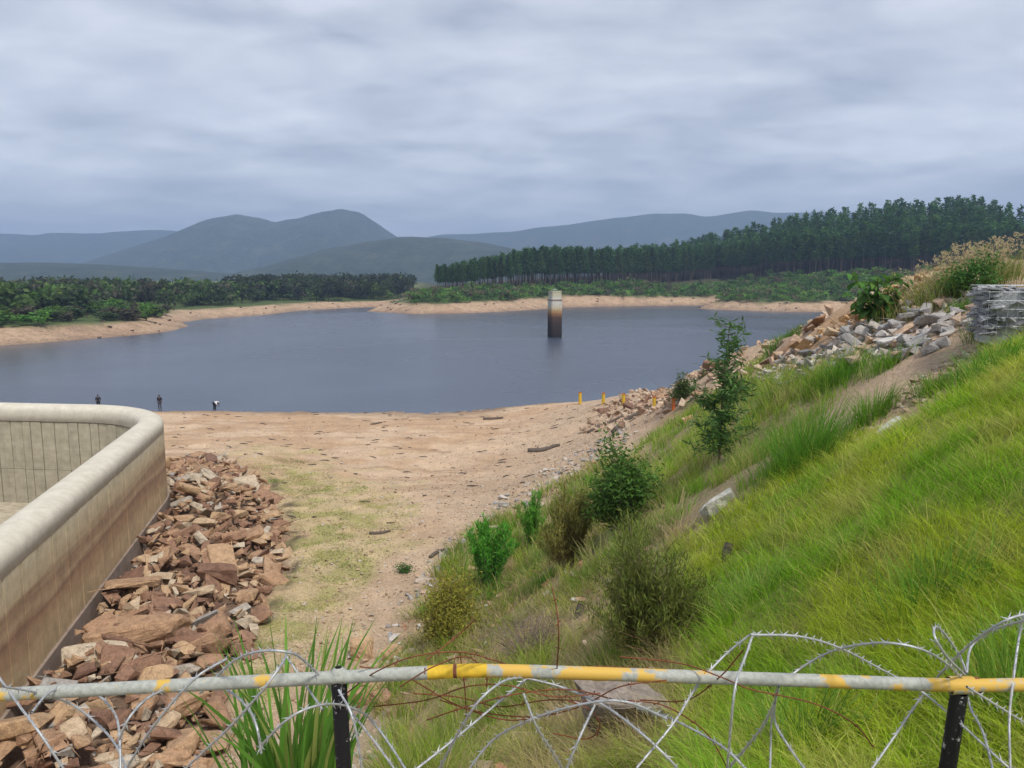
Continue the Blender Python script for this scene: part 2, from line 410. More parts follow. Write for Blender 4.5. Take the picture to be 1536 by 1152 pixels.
def tps_fit(P, lam):
    n = len(P); d = np.hypot(P[:, None, 0] - P[None, :, 0], P[:, None, 1] - P[None, :, 1])
    K = np.where(d > 0, d * d * np.log(d + 1e-9), 0) + lam * np.eye(n)
    A = np.zeros((n + 3, n + 3)); A[:n, :n] = K; A[:n, n] = 1; A[:n, n + 1:] = P[:, :2]; A[n, :n] = 1; A[n + 1:, :n] = P[:, :2].T
    return np.linalg.solve(A, np.concatenate([P[:, 2], np.zeros(3)]))
TW = tps_fit(P, 1.0)
def tps(x, y):
    r = TW[-3] + TW[-2] * x + TW[-1] * y
    for i in range(len(P)):
        d2 = (x - P[i, 0]) ** 2 + (y - P[i, 1]) ** 2
        r = r + TW[i] * 0.5 * d2 * np.log(d2 + 1e-9)
    return r
# spillway plan: crest centre line
CREST = -7.0
A_ = at_z(-8, 808, CREST); K_ = at_z(247, 612, CREST); L_ = at_z(0, 604, CREST)
dA = (Vector((A_.x, A_.y)) - Vector((K_.x, K_.y))).normalized()
L2 = Vector((L_.x, L_.y)); K2 = Vector((K_.x, K_.y)) + Vector((-0.2, 0.6))
dL = (L2 - K2).normalized()
RAD = 6.5
half = math.acos(max(-1, min(1, dA.dot(dL)))) / 2
tl = RAD / math.tan(half)
p1 = K2 + dA * tl; p2 = K2 + dL * tl
cen = K2 + (dA + dL).normalized() * (RAD / math.sin(half))
path = [p1 + dA * 34]
for k in range(34, 0, -1): path.append(p1 + dA * (k - 1))
a1 = math.atan2(p1.y - cen.y, p1.x - cen.x); a2 = math.atan2(p2.y - cen.y, p2.x - cen.x)
while a2 < a1: a2 += 2 * math.pi
if a2 - a1 > math.pi: a2 -= 2 * math.pi
for k in range(1, 15): path.append(cen + RAD * Vector((math.cos(a1 + (a2 - a1) * k / 14), math.sin(a1 + (a2 - a1) * k / 14))))
for k in range(1, 31): path.append(p2 + dL * k)
path = np.array([(p.x, p.y) for p in path])
seg = np.hypot(*np.diff(path, axis=0).T); S = np.concatenate([[0], np.cumsum(seg)])
def on_path(s):
    x = np.interp(s, S, path[:, 0]); y = np.interp(s, S, path[:, 1])
    e = 0.15
    tx = np.interp(s + e, S, path[:, 0]) - np.interp(s - e, S, path[:, 0]); ty = np.interp(s + e, S, path[:, 1]) - np.interp(s - e, S, path[:, 1])
    l = np.hypot(tx, ty) + 1e-9
    return x, y, ty / l, -tx / l          # point and outward normal (right of travel)
inner_poly = [tuple(p) for p in path] + [tuple(path[-1] + np.array((0, -60))), tuple(path[0] + np.array((-40, -10)))]

X0, X1, Y0, Y1, RES = -62.0, 62.0, -8.0, 112.0, 0.3
gx = np.arange(X0, X1 + RES, RES); gy = np.arange(Y0, Y1 + RES, RES)
GX, GY = np.meshgrid(gx, gy)
GZ = tps(GX, GY)
rough = smooth(3, 9, GY)
GZ = GZ + rough * ((fbm(GX * 0.45, GY * 0.45, 4, 3) - 0.5) * 0.55 + (fbm(GX * 1.8, GY * 1.8, 2, 9) - 0.5) * 0.16) * np.where(GY > 75, 0.35, 1)
ind = sdf(GX, GY, inner_poly)
GZ = np.where(ind > -0.4, -13.6, GZ)
def hgt(x, y):
    x = np.asarray(x, float); y = np.asarray(y, float)
    fx = np.clip((x - X0) / RES, 0, len(gx) - 1.001); fy = np.clip((y - Y0) / RES, 0, len(gy) - 1.001)
    ix = fx.astype(int); iy = fy.astype(int); fx = fx - ix; fy = fy - iy
    return (GZ[iy, ix] * (1 - fx) + GZ[iy, ix + 1] * fx) * (1 - fy) + (GZ[iy + 1, ix] * (1 - fx) + GZ[iy + 1, ix + 1] * fx) * fy
def hit(px, py, y0=3.6):
    a, b = ray(px, py); ys = np.linspace(y0, 111, 3000)
    z = hgt(a * ys, ys); k = np.argmax(b * ys <= z)
    Y = ys[k] if (b * ys <= z).any() else 60.0
    return Vector((a * Y, Y, float(hgt(a * Y, Y))))

# region masks, drawn in picture coordinates and kept as world-space colour
GRASS = [(1180, 700), (1250, 650), (1330, 655), (1420, 600), (1480, 530), (1560, 500), (2600, 300), (2600, 2600), (1000, 2600), (1030, 1152), (1040, 1000), (1010, 900), (990, 830), (1060, 790), (1120, 740)]
GRASS2 = [(1000, 640), (1060, 600), (1130, 545), (1180, 560), (1290, 545), (1340, 560), (1250, 600), (1230, 640), (1190, 690), (1120, 740), (1060, 790), (990, 760), (960, 720), (940, 690)]
DRY = [(700, 800), (790, 750), (900, 690), (960, 690), (1000, 760), (1040, 800), (1000, 850), (1020, 950), (1040, 1010), (1000, 1300), (600, 1300), (570, 1010), (600, 940), (660, 860)]
PALE = [(360, 685), (450, 690), (520, 720), (600, 740), (610, 800), (560, 870), (500, 950), (470, 1000), (380, 1080), (350, 1010), (400, 900), (430, 860), (440, 780), (410, 730)]
ORANGE = [(1000, 650), (1180, 540), (1270, 470), (1390, 405), (1440, 400), (1430, 430), (1330, 470), (1270, 500), (1160, 560)]
PX, PY = project(np.stack([GX, GY, GZ], -1))
wob = (fbm(GX * 0.6, GY * 0.6, 4, 21) - 0.5) * 90; wob2 = (fbm(GX * 0.6, GY * 0.6, 4, 31) - 0.5) * 60
front = GY > 2
def msk(poly, soft=14, w=1.0):
    return np.where(front, smooth(-soft, soft, sdf(PX + wob * w, PY + wob2 * w, poly)), 0)
def lay(col, c, m): return col * (1 - m[..., None]) + np.array(c) * m[..., None]
n_a = fbm(GX * 0.25, GY * 0.25, 4, 5); n_b = fbm(GX * 1.1, GY * 1.1, 3, 15); n_s = fbm(GX * 0.12, GY * 0.9, 4, 45)
col = np.ones(GX.shape + (3,)) * np.array((0.47, 0.315, 0.195))
col = lay(col, (0.55, 0.40, 0.27), smooth(0.45, 0.65, n_a))
col = lay(col, (0.36, 0.235, 0.145), smooth(0.55, 0.75, n_s) * 0.7)
stony = smooth(-6, 3, GX - (-5 + (GY - 24) * 0.17)) * (GY < 80)
col = lay(col, (0.46, 0.34, 0.235), stony * 0.8)
pale = msk(PALE, 30, 1.6)
col = lay(col, (0.50, 0.39, 0.22), pale * 0.8)
col = lay(col, (0.33, 0.31, 0.11), pale * smooth(0.46, 0.66, n_b) * 0.8)
col = lay(col, (0.10, 0.075, 0.055), smooth(14, 0, polydist(PX + wob * .4, PY + wob2 * .4, [(405, 930), (440, 850), (440, 770), (415, 725)], False)) * smooth(.42, .6, n_b))
col = lay(col, (0.46, 0.26, 0.12), msk(ORANGE, 20) * 0.75)
dry = msk(DRY, 20)
col = lay(col, (0.34, 0.25, 0.15), dry * 0.85)
col = lay(col, (0.2, 0.21, 0.07), dry * smooth(0.5, 0.65, n_b) * 0.7)
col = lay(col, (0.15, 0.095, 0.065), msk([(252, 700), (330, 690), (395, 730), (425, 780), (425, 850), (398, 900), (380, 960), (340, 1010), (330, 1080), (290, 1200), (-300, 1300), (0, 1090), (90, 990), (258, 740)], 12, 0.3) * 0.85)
g1 = msk(GRASS, 14, 0.5); g2 = msk(GRASS2, 18, 0.8)
g1 = np.where((GY <= 2) | ((GX > 6) & (GY < 12)), 1.0, g1)
col = lay(col, (0.22, 0.25, 0.05), np.clip(g1 * 0.9, 0, 1)); col = lay(col, (0.20, 0.17, 0.08), g2 * 0.7)
col = lay(col, (0.16, 0.11, 0.075), smooth(-14.6, -15.0, GZ) * 0.7)
nx, ny = len(gx), len(gy)
idx = np.arange(nx * ny).reshape(ny, nx)
F = np.stack([idx[:-1, :-1], idx[:-1, 1:], idx[1:, 1:], idx[1:, :-1]], -1).reshape(-1, 4)
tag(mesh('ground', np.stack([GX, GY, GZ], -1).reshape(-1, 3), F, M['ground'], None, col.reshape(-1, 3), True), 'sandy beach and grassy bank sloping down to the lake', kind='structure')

# ------------------------------------------------------------------ water
tag(mesh('water', [(-2500, 20, WATER), (2500, 20, WATER), (2500, 1500, WATER), (-2500, 1500, WATER)], np.array([(0, 1, 2, 3)]), M['water']), 'slate grey lake water of the reservoir', kind='structure')

# ------------------------------------------------------------------ far shores
def wp(px, py): p = at_z(px, py, WATER); return (p.x, p.y)
lake = [(-600, 60), (-300, 150), wp(-120, 524), wp(0, 519), wp(90, 512), wp(200, 503), wp(255, 497), wp(283, 489), wp(272, 484), wp(310, 478), wp(400, 472), wp(460, 465), wp(548, 461), wp(575, 461), wp(548, 467), wp(620, 471),
        wp(700, 470), wp(780, 466), wp(850, 461), wp(960, 459), wp(1060, 458), wp(1045, 463), wp(1120, 466), wp(1200, 468), wp(1290, 467), (260, 330), (420, 260), (420, 30), (60, 20), (-600, 20)]
fx = np.arange(-760, 760, 5.0); fy = np.arange(120, 1000, 5.0)
FX, FY = np.meshgrid(fx, fy)
fl = [at_y(560, 444, 400), at_y(655, 437, 402), at_y(800, 430, 450), at_y(1000, 424, 520), at_y(1080, 420, 520), at_y(1190, 413, 470), at_y(1400, 405, 425), at_y(1600, 400, 410), at_y(2000, 395, 400)]
flx = [p.x for p in fl]; fly = [p.y for p in fl]; flz = [p.z for p in fl]
def far_z(x, y):
    s = -sdf(x, y, lake)          # positive on land
    nz = fbm(x * 0.03, y * 0.03, 4, 60) - 0.5
    band = 3.3 * smooth(-1, 11, s) + nz * 2.0 * smooth(0, 20, s)
    left = WATER + band + np.clip(s - 14, 0, 400) * 0.02 + nz * 5 * smooth(10, 80, s)
    yf = np.interp(x, flx, fly); zf = np.interp(x, flx, flz)
    sl = np.interp(x, [-60, 60, 130, 200, 260], [0.02, 0.05, 0.1, 0.22, 0.27])
    t = np.clip(s, 0, 1e3) / (np.clip(s, 0, 1e3) + np.clip(yf - y, 0, 1e3) + 1e-6)
    right = np.where(y < yf, (WATER + band) * (1 - t) + zf * t, zf + sl * np.clip(y - yf, 0, 90) + nz * 3)
    right = np.maximum(right, WATER + band)
    k = smooth(-75, -30, x + (y - 400) * 0.1)
    z = left * (1 - k) + right * k
    return np.where(s < 0, np.maximum(WATER + s * 0.25, WATER - 4), z), s, k
FZ, FS, FK = far_z(FX, FY)
fcol = np.ones(FX.shape + (3,)) * np.array((0.4, 0.28, 0.185))
fn = fbm(FX * 0.08, FY * 0.08, 4, 77)
fcol = lay(fcol, (0.32, 0.21, 0.14), smooth(0.5, 0.7, fn) * 0.7)
fcol = lay(fcol, (0.12, 0.08, 0.06), smooth(2.5, 0, FS) * 0.6)
fcol = lay(fcol, (0.07, 0.10, 0.03), smooth(9, 13, FS + (fn - .5) * 10))
fcol = lay(fcol, (0.17, 0.2, 0.07), smooth(560, 640, FY) * (1 - FK) * (FX < 0))
fcol = lay(fcol, (0.055, 0.045, 0.03), FK * smooth(-12, 5, FY - np.interp(FX, flx, fly)))
idx = np.arange(FX.size).reshape(FX.shape)
F = np.stack([idx[:-1, :-1], idx[:-1, 1:], idx[1:, 1:], idx[1:, :-1]], -1).reshape(-1, 4)
tag(mesh('far_terrain', np.stack([FX, FY, FZ], -1).reshape(-1, 3), F, M['far'], None, fcol.reshape(-1, 3), True), 'bare shore and low hills across the lake', kind='structure')
def far_h(x, y): return far_z(np.asarray(x, float), np.asarray(y, float))[0]

# ------------------------------------------------------------------ mountains
def mountain(name, label, prof, D, depth, foot, seed, rug=0.1):
    """ridge whose crest follows (px, py) at distance D; slopes fall towards the viewer and behind"""
    pxs = [p[0] for p in prof]; pys = [p[1] for p in prof]
    cx = np.array([at_y(a, b, D).x for a, b in prof]); czz = np.array([at_y(a, b, D).z for a, b in prof])
    nxm, nym = 260, 90
    xs = np.linspace(cx[0], cx[-1], nxm); ys = np.linspace(D - depth, D + depth * 0.8, nym)
    MX, MY = np.meshgrid(xs, ys)
    sh = (fbm(MX / depth * 2.2, MY / depth * 2.2, 4, seed) - 0.5)
    top = np.interp(MX, cx, czz) + (fbm(MX / depth * 9, MX * 0, 4, seed + 9) - .5) * 0.07 * (np.interp(MX, cx, czz) - foot)
    for _ in range(2): top = (np.roll(top, 1, 1) + top * 2 + np.roll(top, -1, 1)) / 4
    top[:, 0] = czz[0]; top[:, -1] = czz[-1]
    t = np.where(MY < D, (D - MY) / depth, (MY - D) / (depth * 0.8))
    spur = 1 - np.abs(2 * fbm(MX / depth * 3.2, MY / depth * 0.8, 4, seed + 5) - 1)
    e = np.clip(t * (1 + 0.9 * (spur - 0.6) * smooth(0.03, 0.3, t)), 0, 1)
    Z = foot + (top - foot) * (1 - smooth(0, 1, e) * 0.55 - 0.45 * e) + (top - foot) * rug * sh * smooth(0.0, 0.25, t) * (1 - t)
    ii = np.arange(MX.size).reshape(MX.shape)
    F = np.stack([ii[:-1, :-1], ii[:-1, 1:], ii[1:, 1:], ii[1:, :-1]], -1).reshape(-1, 4)
    tag(mesh(name, np.stack([MX, MY, Z], -1).reshape(-1, 3), F, M['mountain'], None, None, True), label, kind='structure')
mountain('mountain', 'twin peaked blue grey mountain beyond the lake', [(-100, 425), (60, 412), (150, 395), (220, 368), (275, 347), (320, 328), (355, 321), (385, 327), (415, 335), (450, 327), (485, 317), (512, 313), (540, 319), (570, 338), (600, 358), (660, 380), (760, 405), (860, 420)], 3800, 1300, -25, 3)
mountain('mountain', 'long cloud capped range on the left skyline', [(-700, 350), (-300, 344), (0, 352), (120, 350), (250, 345), (330, 352), (420, 375), (560, 420)], 5200, 1200, -25, 13, 0.06)
mountain('mountain', 'hazy range behind the pine forest', [(380, 420), (560, 375), (660, 352), (760, 347), (850, 338), (930, 324), (980, 318), (1030, 319), (1060, 325), (1095, 320), (1130, 315), (1170, 319), (1240, 321), (1400, 325), (1700, 330), (2100, 350)], 4900, 1300, -25, 23, 0.07)
mountain('hill', 'low dark scrub ridge in front of the twin peaks', [(330, 420), (430, 395), (500, 372), (560, 361), (600, 356), (660, 357), (720, 363), (790, 376), (860, 392), (950, 408), (1050, 422)], 2400, 900, -22, 33, 0.12)
mountain('hill', 'flat dark foothill behind the left shore', [(-500, 390), (-200, 392), (0, 395), (100, 394), (200, 399), (300, 407), (420, 416), (520, 424)], 1900, 700, -22, 43, 0.12)
# distant plain that joins shore and mountains
tag(mesh('plain', [(-9000, 960, -13), (9000, 960, -13), (9000, 7500, -30), (-9000, 7500, -30)], np.array([(0, 1, 2, 3)]), M['mountain']), 'dark scrub plain below the mountains', kind='structure')

# ------------------------------------------------------------------ spillway
sw = empty('spillway_wall', (path[34][0], path[34][1], -12.8), 'curved concrete spillway wall with rounded crest and brown water stains', 'wall')
base = np.array(sw.location)
def strip(profile, s0, s1, n, closed=True, caps=True):
    ss = np.linspace(s0, s1, n); V = []
    for s in ss:
        x, y, ax, ay = on_path(s)
        V += [(x + ax * q, y + ay * q, CREST + z) for q, z in profile]
    k = len(profile); F = []
    for i in range(n - 1):
        for j in range(k):
            j2 = (j + 1) % k
            F.append((i * k + j, (i + 1) * k + j, (i + 1) * k + j2, i * k + j2))
    F = [tuple(f) for f in F]
    if caps: F.append(tuple(range(k))); F.append(tuple(range((n - 1) * k, n * k))[::-1])
    return np.array(V) - base, F
L = S[-1]
arc = [(0.6 * math.cos(a), -0.36 + 0.36 * math.sin(a)) for a in np.linspace(0, math.pi, 11)]
V, F = strip([(0.615, -0.75)] + arc + [(-0.66, -0.9), (-0.5, -0.95), (0.5, -0.8)], 0, L, 170)
mesh('crest', V, F, M['con_crest'], sw, None, True)
V, F = strip([(0.54, -0.7), (-0.54, -0.7), (-0.54, -6.3), (0.54, -6.3)], 0, L, 150)
mesh('core', V, F, M['con_foot'], sw)
V, F = strip([(0.5, -4.15), (0.70, -4.15), (0.76, -6.4), (0.5, -6.4)], 0, L, 150)
mesh('footing', V, F, M['con_foot'], sw)
s = 0.0
while s < L - 0.3:
    w = 1.22 if s < 33 else 0.8
    e = min(s + w, L); off = random.uniform(-0.006, 0.006)
    V, F = strip([(0.5, -0.757), (0.603 + off, -0.757), (0.603 + off, -4.143), (0.5, -4.143)], s + 0.024, e - 0.024, 4)
    mesh('wall_panel', V, F, M['con_outer'], sw); s = e
s = 22.0
while s < L - 0.3:
    w = random.uniform(0.5, 0.85); e = min(s + w, L)
    for z0, z1 in ((-0.96, -3.70), (-3.72, -6.2)):
        off = random.uniform(-0.03, 0.02)
        V, F = strip([(-0.5, z0), (-0.5, z1), (-0.61 + off, z1), (-0.61 + off, z0)], s + 0.026, e - 0.026, 4)
        mesh('board_panel', V, F, M['con_inner'], sw)
    s = e
fp = [(x - ax * 0.5, y - ay * 0.5) for x, y, ax, ay in (on_path(q) for q in np.linspace(0.2, L - 0.2, 60))]
fp += [(fp[-1][0], 0), (fp[0][0] - 20, 0)]
tag(mesh('spillway_floor', [(x, y, -12.72) for x, y in fp], [tuple(range(len(fp)))], M['con_floor']), 'pale concrete floor inside the spillway', kind='structure')

# ------------------------------------------------------------------ rocks
def hull_rock(seed, flat=0.55, n=16):
    import bmesh
    r = np.random.default_rng(seed); bm = bmesh.new()
    p = r.uniform(-1, 1, (n, 3)); p = np.sign(p) * np.abs(p) ** 0.55; p *= np.array((1, r.uniform(0.55, 0.9), flat * r.uniform(0.7, 1.2))) * 0.5
    for v in p: bm.verts.new(v)
    g = bmesh.ops.convex_hull(bm, input=bm.verts[:])
    bmesh.ops.delete(bm, geom=[e for e in g['geom_interior'] if isinstance(e, bmesh.types.BMVert)], context='VERTS')
    bmesh.ops.bevel(bm, geom=bm.edges[:], offset=0.035, segments=1, affect='EDGES')
    bmesh.ops.triangulate(bm, faces=bm.faces[:])
    bm.verts.ensure_lookup_table(); bm.verts.index_update()
    V = np.array([v.co[:] for v in bm.verts]); F = np.array([[v.index for v in f.verts] for f in bm.faces]); bm.free()
    return V, F
def hull_small(seed, flat=0.6, n=9):
    import bmesh
    r = np.random.default_rng(seed); bm = bmesh.new()
    p = r.uniform(-1, 1, (n, 3)); p = np.sign(p) * np.abs(p) ** 0.6 * np.array((1, 0.75, flat)) * 0.5
    for v in p: bm.verts.new(v)
    bmesh.ops.convex_hull(bm, input=bm.verts[:])
    bmesh.ops.delete(bm, geom=[v for v in bm.verts if not v.link_faces], context='VERTS')
    bmesh.ops.triangulate(bm, faces=bm.faces[:]); bm.verts.index_update()
    V = np.array([v.co[:] for v in bm.verts]); F = np.array([[v.index for v in f.verts] for f in bm.faces]); bm.free()
    return V, F
RV = [hull_rock(100 + i, 0.32 + 0.06 * (i % 5)) for i in range(14)]
SV = [hull_small(300 + i) for i in range(8)]
RM_red = [mesh('rock_%d' % i, v, f, M['rock_red'], link=False) for i, (v, f) in enumerate(RV)]
RM_grey = [mesh('rubble_%d' % i, v, f, M['rock_grey'], link=False) for i, (v, f) in enumerate(RV)]
def rotm(rx, ry, rz): return np.array(Euler((rx, ry, rz)).to_matrix())
def rampcol(stops, u):
    ps = [s_[0] for s_ in stops]; return np.array([np.interp(u, ps, [s_[1][k] for s_ in stops]) for k in range(3)])
def sample_region(poly, n, xr, yr, dens=None):
    """world points whose place on the ground lies in a picture polygon"""
    got = []
    while len(got) < n:
        x = rng.uniform(*xr, 4000); y = rng.uniform(*yr, 4000); z = hgt(x, y)
        a, b = project(np.stack([x, y, z], -1)); k = inpoly(a, b, poly)
        if dens is not None: k &= rng.random(4000) < dens(x, y)
        got += list(zip(x[k], y[k], z[k]))
        if not k.any() and not got: break
    return got[:n]
def rock_field(points, sizes, tilt, lift, meshes, variants, stops, n_single, label, group, stuff_name, stuff_label, slope=0.0):
    order = np.argsort(-np.asarray(sizes)); acc = Acc(); k = 0
    for q in order:
        x, y, z = points[q]; s_ = sizes[q]
        r = (random.uniform(-tilt, tilt), random.uniform(-tilt, tilt) - slope, random.uniform(0, 6.28))
        sc = (s_ * random.uniform(0.9, 1.5), s_ * random.uniform(0.7, 1.1), s_ * random.uniform(0.7, 1.2))
        zz = z + lift(x, y) + s_ * 0.08
        if k < n_single:
            o = link_obj('rock', random.choice(meshes), None, (x, y, zz), r, sc); tag(o, label(x, y) if callable(label) else label, 'rock', group); k += 1
        else:
            v, f = random.choice(variants)
            acc.add((v * np.array(sc)) @ rotm(*r).T + np.array((x, y, zz)), f, rampcol(stops, random.random()))
    if acc.n: tag(acc.build(stuff_name, M['rock_attr']), stuff_label, kind='stuff')
PILE = [(252, 690), (330, 686), (395, 725), (428, 780), (430, 850), (402, 900), (385, 960), (345, 1010), (335, 1080), (300, 1200), (-300, 1200), (-300, 1400), (0, 1090), (90, 990), (180, 850), (215, 790), (258, 740)]
pts = sample_region(PILE, 2300, (-26, -4), (12, 56))
def wall_d(x, y): return float(polydist(np.array([x]), np.array([y]), [tuple(p) for p in path], False)[0])
pts = [p for p in pts if wall_d(p[0], p[1]) > 1.0]
def pile_lift(x, y):
    d = wall_d(x, y); return 0.65 * math.exp(-((d - 2.0) / 2.6) ** 2) + random.uniform(-0.12, 0.22)
sz = np.clip(rng.lognormal(-1.05, 0.62, len(pts)), 0.12, 1.5)
rock_field(pts, sz, 0.5, pile_lift, RM_red, SV, RED, 165, lambda x, y: 'reddish brown broken rock ' + ('against the spillway wall' if wall_d(x, y) < 2.4 else 'at the outer edge of the riprap' if wall_d(x, y) > 5 else 'in the middle of the riprap') + (', near the rail' if y < 24 else ', towards the far end' if y > 34 else ', halfway along'), 'riprap rocks beside the spillway wall',
           'rock_rubble', 'small reddish stones between the riprap rocks')
RUB = [(1130, 575), (1180, 530), (1290, 480), (1370, 445), (1440, 440), (1482, 450), (1480, 485), (1400, 530), (1330, 550), (1250, 560), (1180, 580)]
pts = sample_region(RUB, 620, (6, 18), (14, 42))
rock_field(pts, np.clip(rng.lognormal(-1.25, 0.4, len(pts)), 0.12, 0.75), 0.5, lambda x, y: random.uniform(0, 0.15), RM_grey, SV, GREY, 65, 'pale grey broken rock in the rubble heap below the gabion', 'grey rubble below the gabion',
           'rubble', 'small grey stones in the rubble heap', 0.2)
BANK = [(890, 615), (960, 583), (1040, 550), (1110, 522), (1200, 494), (1260, 470), (1290, 470), (1210, 510), (1130, 570), (1060, 600), (1000, 628), (930, 645), (870, 650)]
pts = sample_region(BANK, 1300, (5, 22), (30, 95))
rock_field(pts, np.clip(rng.lognormal(-0.75, 0.4, len(pts)), 0.2, 1.2), 0.45, lambda x, y: random.uniform(-0.05, 0.15), RM_red, SV, RED[2:] and [(0, (0.3, 0.2, 0.14)), (0.5, (0.45, 0.32, 0.22)), (1, (0.5, 0.4, 0.3))], 45, 'tan broken rock on the stony bank beside the water', 'rocks on the stony shore bank',
           'bank_stones', 'small tan stones on the shore bank', 0.3)
pts = sample_region(ORANGE, 520, (5, 20), (18, 70))
rock_field(pts, np.clip(rng.lognormal(-1.1, 0.45, len(pts)), 0.15, 0.75), 0.35, lambda x, y: random.uniform(-0.08, 0.1), RM_red, SV, [(0, (0.36, 0.21, 0.1)), (0.5, (0.5, 0.33, 0.17)), (1, (0.52, 0.42, 0.3))], 0, '', '', 'orange_rubble', 'orange broken stone along the ridge of the bank', 0.2)
TOE = [(540, 1030), (575, 930), (650, 830), (740, 750), (860, 680), (940, 640), (960, 650), (900, 690), (790, 760), (720, 810), (670, 870), (620, 960), (590, 1060), (540, 1200), (430, 1200)]
pts = sample_region(TOE, 420, (-8, 12), (12, 75))
rock_field(pts, np.clip(rng.lognormal(-1.55, 0.45, len(pts)), 0.1, 0.7), 0.4, lambda x, y: 0.0, RM_grey, SV, GREY, 15, 'loose stone along the foot of the grassy bank', 'stones along the foot of the bank', 'toe_stones', 'small stones along the foot of the bank')
# pebbles strewn over sand, track and slope
acc = Acc()
STREW = [(250, 618), (870, 606), (1000, 620), (900, 690), (700, 850), (600, 980), (520, 1152), (330, 1152), (420, 900), (430, 780), (380, 690), (250, 690)]
for x, y, z in sample_region(STREW, 11000, (-45, 12), (14, 92), lambda x, y: np.clip(0.25 + 0.75 * smooth(-9, 0, x - (-5 + (y - 24) * 0.17)), 0, 1) * np.clip(30 / y, 0.2, 1)):
    v, f = random.choice(SV); s_ = min(0.35, random.lognormvariate(-2.6, 0.5))
    acc.add((v * s_) @ rotm(0, 0, random.uniform(0, 6.28)).T + np.array((x, y, z + s_ * 0.1)), f, rampcol([(0, (0.25, 0.17, 0.11)), (0.6, (0.45, 0.33, 0.23)), (1, (0.5, 0.45, 0.4))], random.random()))
for x, y, z in sample_region([(1240, 690), (1330, 600), (1480, 500), (1536, 520), (1420, 590), (1330, 650)], 900, (4, 14), (9, 26)):
    v, f = random.choice(SV); s_ = min(0.3, random.lognormvariate(-3.0, 0.6))
    acc.add((v * s_) @ rotm(0, 0, random.uniform(0, 6.28)).T + np.array((x, y, z + s_ * 0.1)), f, rampcol([(0, (0.25, 0.17, 0.11)), (0.6, (0.45, 0.33, 0.23)), (1, (0.5, 0.45, 0.4))], random.random()))
tag(acc.build('pebbles', M['rock_attr']), 'pebbles strewn over the sand and gravel track', kind='stuff')
pts = sample_region(DRY, 420, (-6, 8), (7, 45))
rock_field(pts, np.clip(rng.lognormal(-1.9, 0.5, len(pts)), 0.06, 0.5), 0.4, lambda x, y: 0.02, RM_red, SV, [(0, (0.34, 0.17, 0.1)), (0.6, (0.45, 0.3, 0.2)), (1, (0.48, 0.45, 0.4))], 0, '', '', 'slope_stones', 'small reddish stones among the dry grass of the bank', 0.3)
# rocks that stand out
def big_rock(name, seed, p, size, rz, mat, label, tilt=(0, 0), sink=0.15):
    import bmesh
    V, F = hull_rock(seed, 1.0, 22); bm = bmesh.new()
    vs = [bm.verts.new(v * np.array(size)) for v in V]
    for f in F: bm.faces.new([vs[i] for i in f])
    bmesh.ops.subdivide_edges(bm, edges=bm.edges[:], cuts=2, use_grid_fill=True)
    sc = min(size)
    for v in bm.verts:
        n_ = fbm(np.array([v.co.x * 4 / max(size) + seed]), np.array([v.co.y * 4 / max(size) + v.co.z * 9 / max(size)]), 4, seed)[0] - 0.5
        v.co += v.co.normalized() * n_ * sc * 0.3
    me = bpy.data.meshes.new(name); bm.to_mesh(me); bm.free(); me.materials.append(mat)
    o = link_obj(name, me, None, (p[0], p[1], p[2] + size[2] * (0.5 - sink)), (tilt[0], tilt[1], rz)); return tag(o, label, 'rock')
M['rock_pale'] = mat_rock('pale_boulder', [(0, (0.42, 0.41, 0.38)), (1, (0.48, 0.46, 0.42))]); M['rock_brown'] = mat_rock('grey_brown_boulder', [(0, (0.22, 0.18, 0.15)), (1, (0.24, 0.2, 0.17))])
def pit(px, py, dz=0): p = hit(px, py); p.z += dz; return p
big_rock('boulder', 5, pit(200, 985, 0.5), (3.7, 1.5, 1.0), 0.28, M['rock_red'], 'huge flat reddish slab, largest rock in the riprap beside the wall', (0.1, -0.1), 0.2)
big_rock('boulder', 6, pit(330, 885, 0.3), (1.7, 1.1, 0.9), 0.1, M['rock_red'], 'squared pinkish boulder at the outer edge of the riprap', (0.15, 0.05))
big_rock('boulder', 8, pit(372, 742, 0.2), (1.7, 1.3, 1.2), 0.2, M['rock_red'], 'blocky brown boulder near the far end of the riprap')
big_rock('boulder', 9, pit(150, 1010, 0.4), (2.0, 0.8, 0.7), 0.4, M['rock_red'], 'long dark red rock just in front of the huge slab', (0.2, 0))
big_rock('boulder', 10, pit(270, 1095, 0.4), (1.6, 0.6, 0.6), 0.9, M['rock_red'], 'long orange brown rock below the rail near the tall reeds', (0.2, 0))
big_rock('boulder', 11, pit(1078, 764), (0.95, 0.5, 0.4), 0.5, M['rock_pale'], 'pale grey boulder alone in the green grass', (0.1, -0.25))
big_rock('boulder', 12, pit(1335, 650), (0.75, 0.22, 0.2), 0.6, M['rock_pale'], 'narrow pale rock at the upper edge of the bright grass', (0, -0.3))
big_rock('boulder', 13, pit(925, 1110), (1.0, 0.7, 0.75), 0.3, M['rock_brown'], 'big grey brown boulder behind the razor wire', (0.1, 0.2))
for i, (a, b, s_) in enumerate(((545, 985, .8), (585, 990, .7), (560, 1040, .8), (535, 1060, .7), (480, 1090, .9), (575, 1060, .6))):
    o = big_rock('boulder', 40 + i, pit(a, b), (s_ * 1.2, s_, s_ * .8), i * 1.1, M['rock_red'], 'tan boulder in the cluster behind the left fence post'); o['group'] = 'tan boulders behind the left post'

